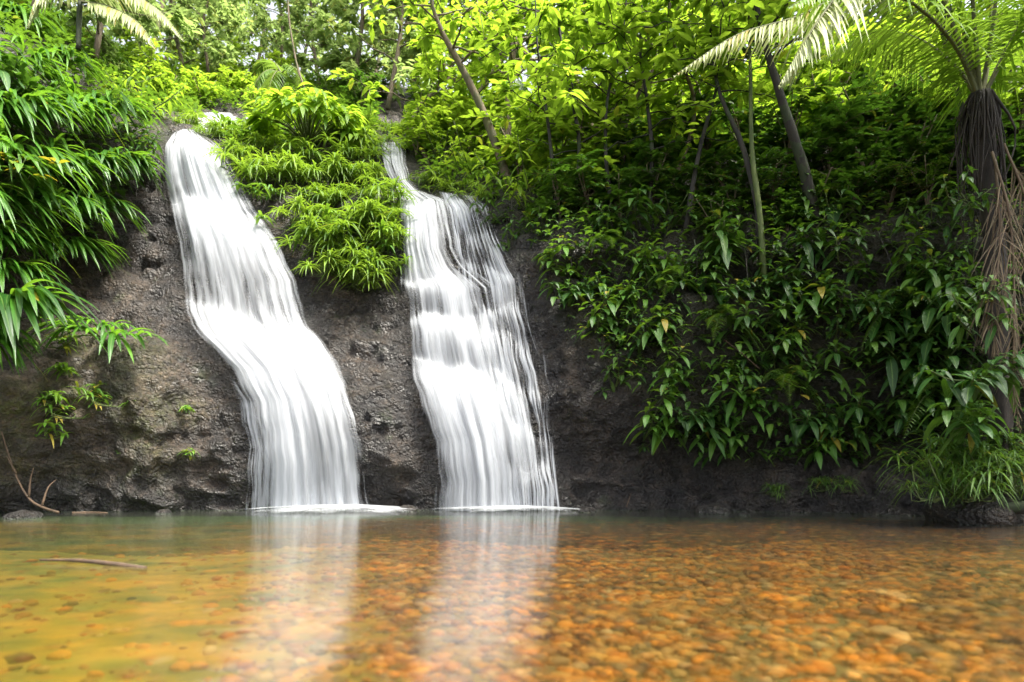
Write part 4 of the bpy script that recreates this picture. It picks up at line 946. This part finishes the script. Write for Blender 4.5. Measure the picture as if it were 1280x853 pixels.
# saplings with bright leaves in front of the slope
sp = [(540, 200, 15.5, 1.0, 'leafy sapling between the upper chute and the leaning grey tree'), (585, 190, 15.5, 1.1, 'leafy sapling uphill of the leaning grey tree'), (670, 225, 13.6, .9, 'bright sapling beside the upright grey tree'), (730, 245, 12.6, 1.0, 'bright sapling in the middle of the slope above the dark bank'),
      (780, 240, 12.4, 1.0, 'bright sapling with wide pale leaves at the bank edge'), (835, 225, 12.6, .95, 'bright sapling behind the three dark stems'), (900, 205, 12.8, .95, 'bright sapling between the mossy stem and the dark stems'), (690, 190, 16, 1.3, 'tall sapling behind the thin dark stem trees'), (760, 190, 16, 1.3, 'tall pale sapling high on the slope'), (830, 180, 16, 1.3, 'tall sapling on the slope behind the thin leafy tree')]
for px, py, Y, sc, lb in sp:
    plant('sapling', 'sapling', px, py, lb, 'tree', 'leafy saplings on the slope', scale=sc, Y=min(Y, float(cliffY(px, py)[0])))
# banana-like big leaves
bn, bs = MB(), MB(); r = rg(9)
bt = np.array([0, 0, .7]); tube(bs, [[0, 0, -.2], [0, 0, .3], bt], .07, .05, 9)
leaves(bn, np.tile(bt, (6, 1)), sph(np.array([2.7, 1.9, -.3, .9, -1.9, 3.6]), np.array([1.15, 1.35, 1.0, .8, .9, .6])), [1.6, 1.7, 1.5, 1.4, 1.2, 1.4], .38, 'strap', [.35, .3, .6, .7, .6, .8], .2, rnd=r.random(6))
make('banana_plant', {'foliage': (bn, M['bright']), 'stem': (bs, M['stem'])}, 'plant with huge paddle leaves standing between the two grey trunks', 'plant', None, on_cliff(655, 190, .3))

# -- forest behind the gully
ft = [(262, 92, 24, .62, 'slight tree closing the sky gap over the upper stream'), (318, 97, 33, .95, 'pale tree filling the sky gaps from far behind'), (205, 84, 30, .95, 'far pale tree over the gully next to the fern fronds'), (465, 112, 33, 1.1, 'far pale tree above the head of the upper chute'), (120, 60, 15, .75, 'broad green tree above the strap-leaved bank'), (185, 78, 20, .85, 'olive tree at the edge of the gully behind the pale fronds'), (232, 95, 26, .9, 'tree beside the sky gaps over the upper stream'), (285, 98, 30, .62, 'low distant tree below the bright sky gaps'),
      (350, 100, 30, .8, 'pale distant tree behind the hanging vine'), (400, 105, 27, .9, 'hazy tree straight behind the dome bush'), (440, 110, 24, .95, 'dense tree over the shaded hollow behind the dome bush'), (485, 125, 21, .9, 'pale-leaved tree overhanging the top of the wider falls'),
      (525, 130, 24, 1.0, 'tree uphill of the upper chute'), (575, 125, 25, 1.05, 'tree behind the fork of the leaning grey tree'), (630, 135, 24, 1.0, 'tree directly behind the upright grey tree'), (690, 130, 22, 1.0, 'tree high on the slope over the thin stems'), (750, 130, 22, 1.0, 'yellow-green tree high on the slope, middle of the wood'), (815, 125, 22, 1.0, 'tree high on the slope over the three dark stems'),
      (880, 115, 21, 1.0, 'tree high above the mossy stem'), (950, 105, 19, 1.0, 'tree behind the leaning dark trunk'), (1020, 90, 18, 1.0, 'tree behind the pale drooping fronds'), (1090, 75, 17, 1.0, 'tree behind the long palm leaflets'), (1160, 55, 16, .95, 'tree behind the palm crown'), (1250, 40, 15, .95, 'tree past the palm crown at the frame edge'), (40, 15, 14, .8, 'tree at the top corner behind the strap leaves'), (255, 92, 36, .85, 'farthest pale tree left of the sky gaps'), (375, 96, 36, 1.0, 'farthest pale tree right of the hanging vine')]
for px, py, Y, sc, lb in ft:
    plant('fartree', 'forest_tree', px, py, lb, 'tree', 'trees of the wood behind the falls', scale=sc, Y=Y)

# -- vine hanging in the gully
vm = MB(); P = bez([W(381, 112, 17), W(372, 85, 17), W(366, 55, 17), W(361, 20, 17), W(358, -40, 17)], 16); tube(vm, P - P[0], .025, .02, 7, wob=.05)
vb = MB(); P2 = bez([W(376, 112, 17), W(376, 95, 17), W(370, 75, 17)], 8); tube(vb, P2 - P[0], .012, .01, 6)
make('hanging_vine', {'main_stem': (vm, M['bark']), 'side_stem': (vb, M['bark'])}, 'long pale liana hanging straight down behind the dome bush', 'vine', None, P[0])

# -- tree ferns / pale arching fronds
def frond_plant(name, fr, lb, cat, mat, crown, trunk=None, **k):
    o_ = np.array(crown, float); parts = {'frond': []}
    for i, pts in enumerate(fr):
        fo, st = MB(), MB(); frond(fo, st, bez(pts, 22) - o_, seed=i + 5, **k)
        me = fo.mesh('frond', M[mat]); parts['frond'].append((me, st.mesh('rachis', M['rachis'])))
    r_ = empty(name, o_)
    for a, b in parts['frond']:
        f_ = link('frond', a, r_); link('rachis', b, f_)
    if trunk is not None:
        t_ = MB(); tube(t_, bez(trunk, 10) - o_, .045, .04, 9, wob=.08); link('trunk', t_.mesh('trunk', M['darkbark']), r_)
    return tag(r_, lb, cat)
c = W(100, 2, 11.9)
frond_plant('tree_fern', [[c, W(140, -14, 11.9), W(195, 10, 11.8), W(230, 52, 11.7)], [c, W(135, 8, 11.8), W(172, 28, 11.6), W(195, 62, 11.5)], [c, W(80, -20, 12), W(50, -5, 11.8), W(35, 35, 11.7)], [c, W(120, -40, 12.5), W(155, -60, 13), W(210, -50, 13.4)]], 'tree fern with pale arching fronds high above the strap-leaved bank', 'fern', 'pale', c, [W(98, 62, 12.0), W(99, 30, 12), c], n=46, L=.34, wd=.05, droop=.5, hang=.5)
c = W(352, 92, 18)
frond_plant('tree_fern', [[c, W(335, 88, 17.6), W(322, 100, 17.3), W(316, 122, 17.1)], [c, W(345, 90, 17.4), W(338, 105, 17), W(336, 124, 16.8)], [c, W(362, 82, 17.8), W(372, 90, 17.5), W(372, 110, 17.3)], [c, W(342, 78, 18.4), W(328, 80, 18.6), W(314, 95, 18.7)]], 'grey-green tree fern in the gully above the upper stream', 'fern', 'fern', c, [W(354, 128, 18.1), c], n=36, L=.42, wd=.055, droop=.3, hang=.3)

# -- the big palm
pc = W(1226, 128, 7.9)
pal = empty('palm_tree', W(1250, 600, 7.9)); po = np.array(pal.location)
tag(pal, 'palm with a shaggy dark trunk and long arching fronds over the dark bank', 'palm')
tk = MB(); tp = bez([W(1252, 640, 7.95), W(1250, 500, 7.9), W(1244, 330, 7.9), W(1234, 210, 7.9), pc + [0, 0, .1]], 26); tube(tk, tp - po, .1, .1, 14, wob=.2, seed=3)
link('trunk', tk.mesh('trunk', M['shag']), pal)
r = rg(77)
for i in range(70):      # old leaf bases and roots hanging round the trunk
    m = MB(); a = r.random() * 6.28; h0 = r.uniform(.1, .9); b = np.array([np.interp(h0, np.linspace(0, 1, 26)[::-1], tp[:, k]) for k in range(3)]) + [math.cos(a) * .1, math.sin(a) * .1, 0]
    ln = r.uniform(.5, 1.7); P = bez([b, b + [math.cos(a) * .09 + r.normal() * .05, math.sin(a) * .08, -ln * .4], b + [math.cos(a) * .06 + r.normal() * .12, math.sin(a) * .06, -ln]], 8)
    tube(m, P - po, .013 * r.uniform(.5, 1.6), .004, 5, wob=.15, seed=i); link('old_leaf_base', m.mesh('old_leaf_base', M['shag']), pal)
FR = [
 ('palm', [pc, W(1190, 52, 7.7), W(1130, -2, 7.5), W(1050, -20, 7.3), W(985, 10, 7.1)], .85),
 ('palm', [pc, W(1205, 40, 7.9), W(1180, -60, 8.0), W(1120, -130, 8.2), W(1040, -150, 8.4)], .8),
 ('palm', [pc, W(1218, 30, 7.8), W(1210, -70, 7.6), W(1190, -160, 7.4), W(1150, -220, 7.2)], .8),
 ('palm', [pc, W(1240, 40, 7.9), W(1255, -60, 7.9), W(1290, -150, 7.8), W(1350, -200, 7.7)], .8),
 ('palm', [pc, W(1265, 50, 7.8), W(1310, -20, 7.6), W(1380, -50, 7.4), W(1450, -20, 7.3)], .8),
 ('palm', [pc, W(1195, 85, 8.2), W(1150, 50, 8.6), W(1090, 40, 9.0), W(1030, 75, 9.3)], .75),
 ('palm', [pc, W(1235, 80, 8.3), W(1240, 20, 8.8), W(1235, -30, 9.3), W(1220, -50, 9.8)], .75),
 ('pale', [pc, W(1150, -60, 7.5), W(1085, -50, 7.2), W(1035, 10, 7.0), W(1005, 55, 6.9), W(975, 108, 6.9)], .62),
 ('pale', [pc, W(1160, -30, 8.0), W(1080, -20, 8.0), W(1000, 20, 7.9), W(920, 45, 7.8), W(842, 96, 7.8)], .5),
]
for i, (mt, pts, ln) in enumerate(FR):
    fo, st = MB(), MB(); frond(fo, st, bez(pts, 30) - po, n=64, L=ln, wd=.036, droop=.55, seed=300 + i, ang=.95, hang=.35, r0=.028)
    f_ = link('frond', fo.mesh('frond', M[mt]), pal)
    if mt == 'pale': f_['label'] = 'pale yellowing drooping frond'
    link('rachis', st.mesh('rachis', M['rachis']), f_)
DF = [[W(1240, 190, 7.6), W(1262, 270, 7.5), W(1268, 380, 7.45), W(1266, 470, 7.45), W(1275, 540, 7.4)],
      [W(1244, 200, 7.65), W(1250, 300, 7.5), W(1240, 390, 7.4), W(1246, 450, 7.4)],
      [W(1255, 180, 7.8), W(1285, 260, 7.6), W(1295, 380, 7.5), W(1290, 500, 7.5)]]
for i, pts in enumerate(DF):
    fo = MB(); frond(fo, fo, bez(pts, 26) - po, n=40, L=.4, wd=.014, droop=.7, seed=330 + i, ang=.75, hang=.5, r0=.014, up=(.3 - .5 * i, -1, .2), prof='thin', jit=.35)
    f_ = link('dead_frond', fo.mesh('dead_frond', M['dead']), pal); f_['label'] = 'withered brown frond hanging down the trunk'

for px, py, sc, lb in [(760, 300, .9, 'small fern among broad leaves near the brink by the falls'), (905, 395, 1.0, 'fern arching among broad leaves in the middle of the dark bank'), (1128, 372, 1.0, 'fern arching among broad leaves toward the palm'), (985, 470, 1.0, 'fern low on the dark bank under the broad leaves'), (1165, 490, 1.0, 'fern low on the dark bank beside the palm foot'), (690, 320, .7, 'small fern at the bare rock edge of the dark bank'), (840, 345, .9, 'fern under the three dark stems')]:
    plant('bankfern', 'fern', px, py, lb, 'fern', 'ferns on the dark bank', scale=sc, out=.2, rz=0)
# -- plants crowding the foot of the palm
for px, py, Y, kd, sc, lb in [(1232, 470, 7.35, 'broad', .8, 'broad-leaved plant half hiding the palm trunk below its dead fronds'), (1205, 525, 7.6, 'broad', .8, 'broad-leaved plant left of the palm foot above the grassy mound'), (1222, 395, 7.5, 'broadsmall', .9, 'small-leaved plant growing on the palm trunk beside the dead fronds'), (1218, 250, 7.6, 'broadsmall', .7, 'small plant perched high on the shaggy palm trunk')]:
    plant(kd, 'broad_leaf_plant', px, py, lb, 'plant', 'plants around the palm', scale=sc, rz=0, Y=Y)

# -- tall trees added to shade the dark bank, crowns above the frame
for px, py, Y, sc, lb in [(1243, 225, 9.6, 1.0, 'added shade tree rising out of frame close behind the palm trunk')]:
    plant('shadetree', 'added_shade_tree', px, py, lb, 'tree', 'tall trees added to shade the dark bank', scale=sc, Y=Y)
t_ = plant('shadetree', 'added_shade_tree', 1300, 300, 'unseen tall tree added outside the frame to shade the dark bank', 'tree', 'tall trees added to shade the dark bank', scale=1.05, Y=8, seed=82); t_.location = (8.4, 8.4, 2.2)

# ------------------------------------------------------------------ undergrowth that nobody could count
def scatter(n, seed, cond, L, mat, name, wd=.42, prof='small', lift=.05, elr=(-.4, .6)):
    r = rg(seed)
    i = r.integers(20, nr - 1, n * 3); j = r.integers(0, nc - 1, n * 3)
    # even out by area
    area = np.linalg.norm(np.cross(du[i, j], dv[i, j]), axis=-1)
    py, px = TPY[i, j], GX[j]
    k = cond(px, py) & (r.random(n * 3) < area / np.quantile(area, .8)) & (px > -150) & (px < 1700)
    i, j = i[k][:n], j[k][:n]; N = len(i)
    p = P1.reshape(nr, nc, 3)[i, j] + TN[i, j] * (lift * r.random((N, 1)) * 2) + r.normal(size=(N, 3)) * .03
    az = r.uniform(-3.4, .3, N); ll = r.uniform(*L, N)
    m = MB(); leaves(m, p, sph(az, r.uniform(*elr, N)) + TN[i, j] * .5, ll, ll * wd, prof, r.uniform(.2, .8, N), .2, rnd=r.random(N))
    struct(name, m.mesh(name, M[mat]), 'stuff')
scatter(52000, 1, lambda x, y: veg(x, y) & ~(inpoly(x, y, VEG[1]) & (y > 185)), (.09, .24), 'under', 'undergrowth', lift=.18)
scatter(260, 8, lambda x, y: inpoly(x, y, [(395, 205), (460, 205), (470, 262), (420, 275), (385, 240)]), (.1, .3), 'dead', 'leaf_litter_foliage', wd=.18, prof='thin', lift=.2, elr=(-.1, .9))
scatter(2500, 2, lambda x, y: veg(x, y) & inpoly(x, y, VEG[1]) | veg(x, y) & inpoly(x, y, [(150, 230), (222, 175), (245, 140), (245, 80), (100, 60)]), (.12, .24), 'tuft', 'ground_cover_foliage', wd=.16, prof='thin', lift=.08, elr=(-.1, .9))
def mossy(x, y):
    q = fbm(np.stack([x * .03, y * .03, 0 * x], -1), 3)
    return (inpoly(x, y, [(10, 430), (110, 380), (190, 430), (200, 520), (150, 580), (20, 600)]) & (q > .15)) | (inpoly(x, y, [(690, 330), (720, 470), (800, 520), (820, 490), (720, 330)]) & (q > .2))
scatter(1500, 3, mossy, (.03, .07), 'moss', 'rock_moss_foliage', wd=.6, lift=.02)

# ------------------------------------------------------------------ camera, light, render settings
cam = bpy.data.cameras.new('camera'); co = bpy.data.objects.new('camera', cam); COL.objects.link(co)
co.location = (0, 0, CAMH); co.rotation_euler = (math.pi / 2, 0, 0)
cam.sensor_width = 36; cam.lens = 36 * F / 1280; cam.shift_y = (HY - 426.5) / 1280
cam.clip_end = 500; cam.clip_start = .05
cam.dof.use_dof = True; cam.dof.focus_distance = 10.5; cam.dof.aperture_fstop = 1.1
scene.camera = co

EL, AZ = math.radians(67), math.radians(118)      # high sun from the right, softened by thin cloud (azimuth from +Y toward +X)
sd = Vector((math.sin(AZ) * math.cos(EL), math.cos(AZ) * math.cos(EL), math.sin(EL)))
sun = bpy.data.lights.new('sun', 'SUN'); sun.energy = 3.6; sun.angle = math.radians(14); sun.color = (1, .95, .84)
so = bpy.data.objects.new('sun', sun); COL.objects.link(so); so.rotation_euler = sd.to_track_quat('Z', 'Y').to_euler()
world = bpy.data.worlds.new('World'); scene.world = world; world.use_nodes = True
wn = world.node_tree; wn.nodes.clear()
sky = wn.nodes.new('ShaderNodeTexSky'); sky.sky_type = 'NISHITA'; sky.sun_disc = False
sky.sun_elevation = EL; sky.sun_rotation = AZ; sky.air_density = .8; sky.dust_density = 4.0; sky.ozone_density = .6
bg = wn.nodes.new('ShaderNodeBackground'); bg.inputs[1].default_value = .15
wo = wn.nodes.new('ShaderNodeOutputWorld')
hs = wn.nodes.new('ShaderNodeHueSaturation'); hs.inputs['Saturation'].default_value = .3
wn.links.new(sky.outputs[0], hs.inputs['Color']); wn.links.new(hs.outputs[0], bg.inputs[0]); wn.links.new(bg.outputs[0], wo.inputs[0])
vs = scene.view_settings; vs.view_transform = 'Standard'; vs.look = 'None'; vs.gamma = 1; vs.exposure = 1.9; vs.use_curve_mapping = False
cy = scene.cycles
cy.use_adaptive_sampling = True; cy.adaptive_threshold = .02; cy.use_denoising = True; cy.denoiser = 'OPENIMAGEDENOISE'
cy.max_bounces = 5; cy.diffuse_bounces = 3; cy.glossy_bounces = 2; cy.transmission_bounces = 3; cy.transparent_max_bounces = 14
cy.caustics_reflective = False; cy.caustics_refractive = False
cy.sample_clamp_indirect = 6
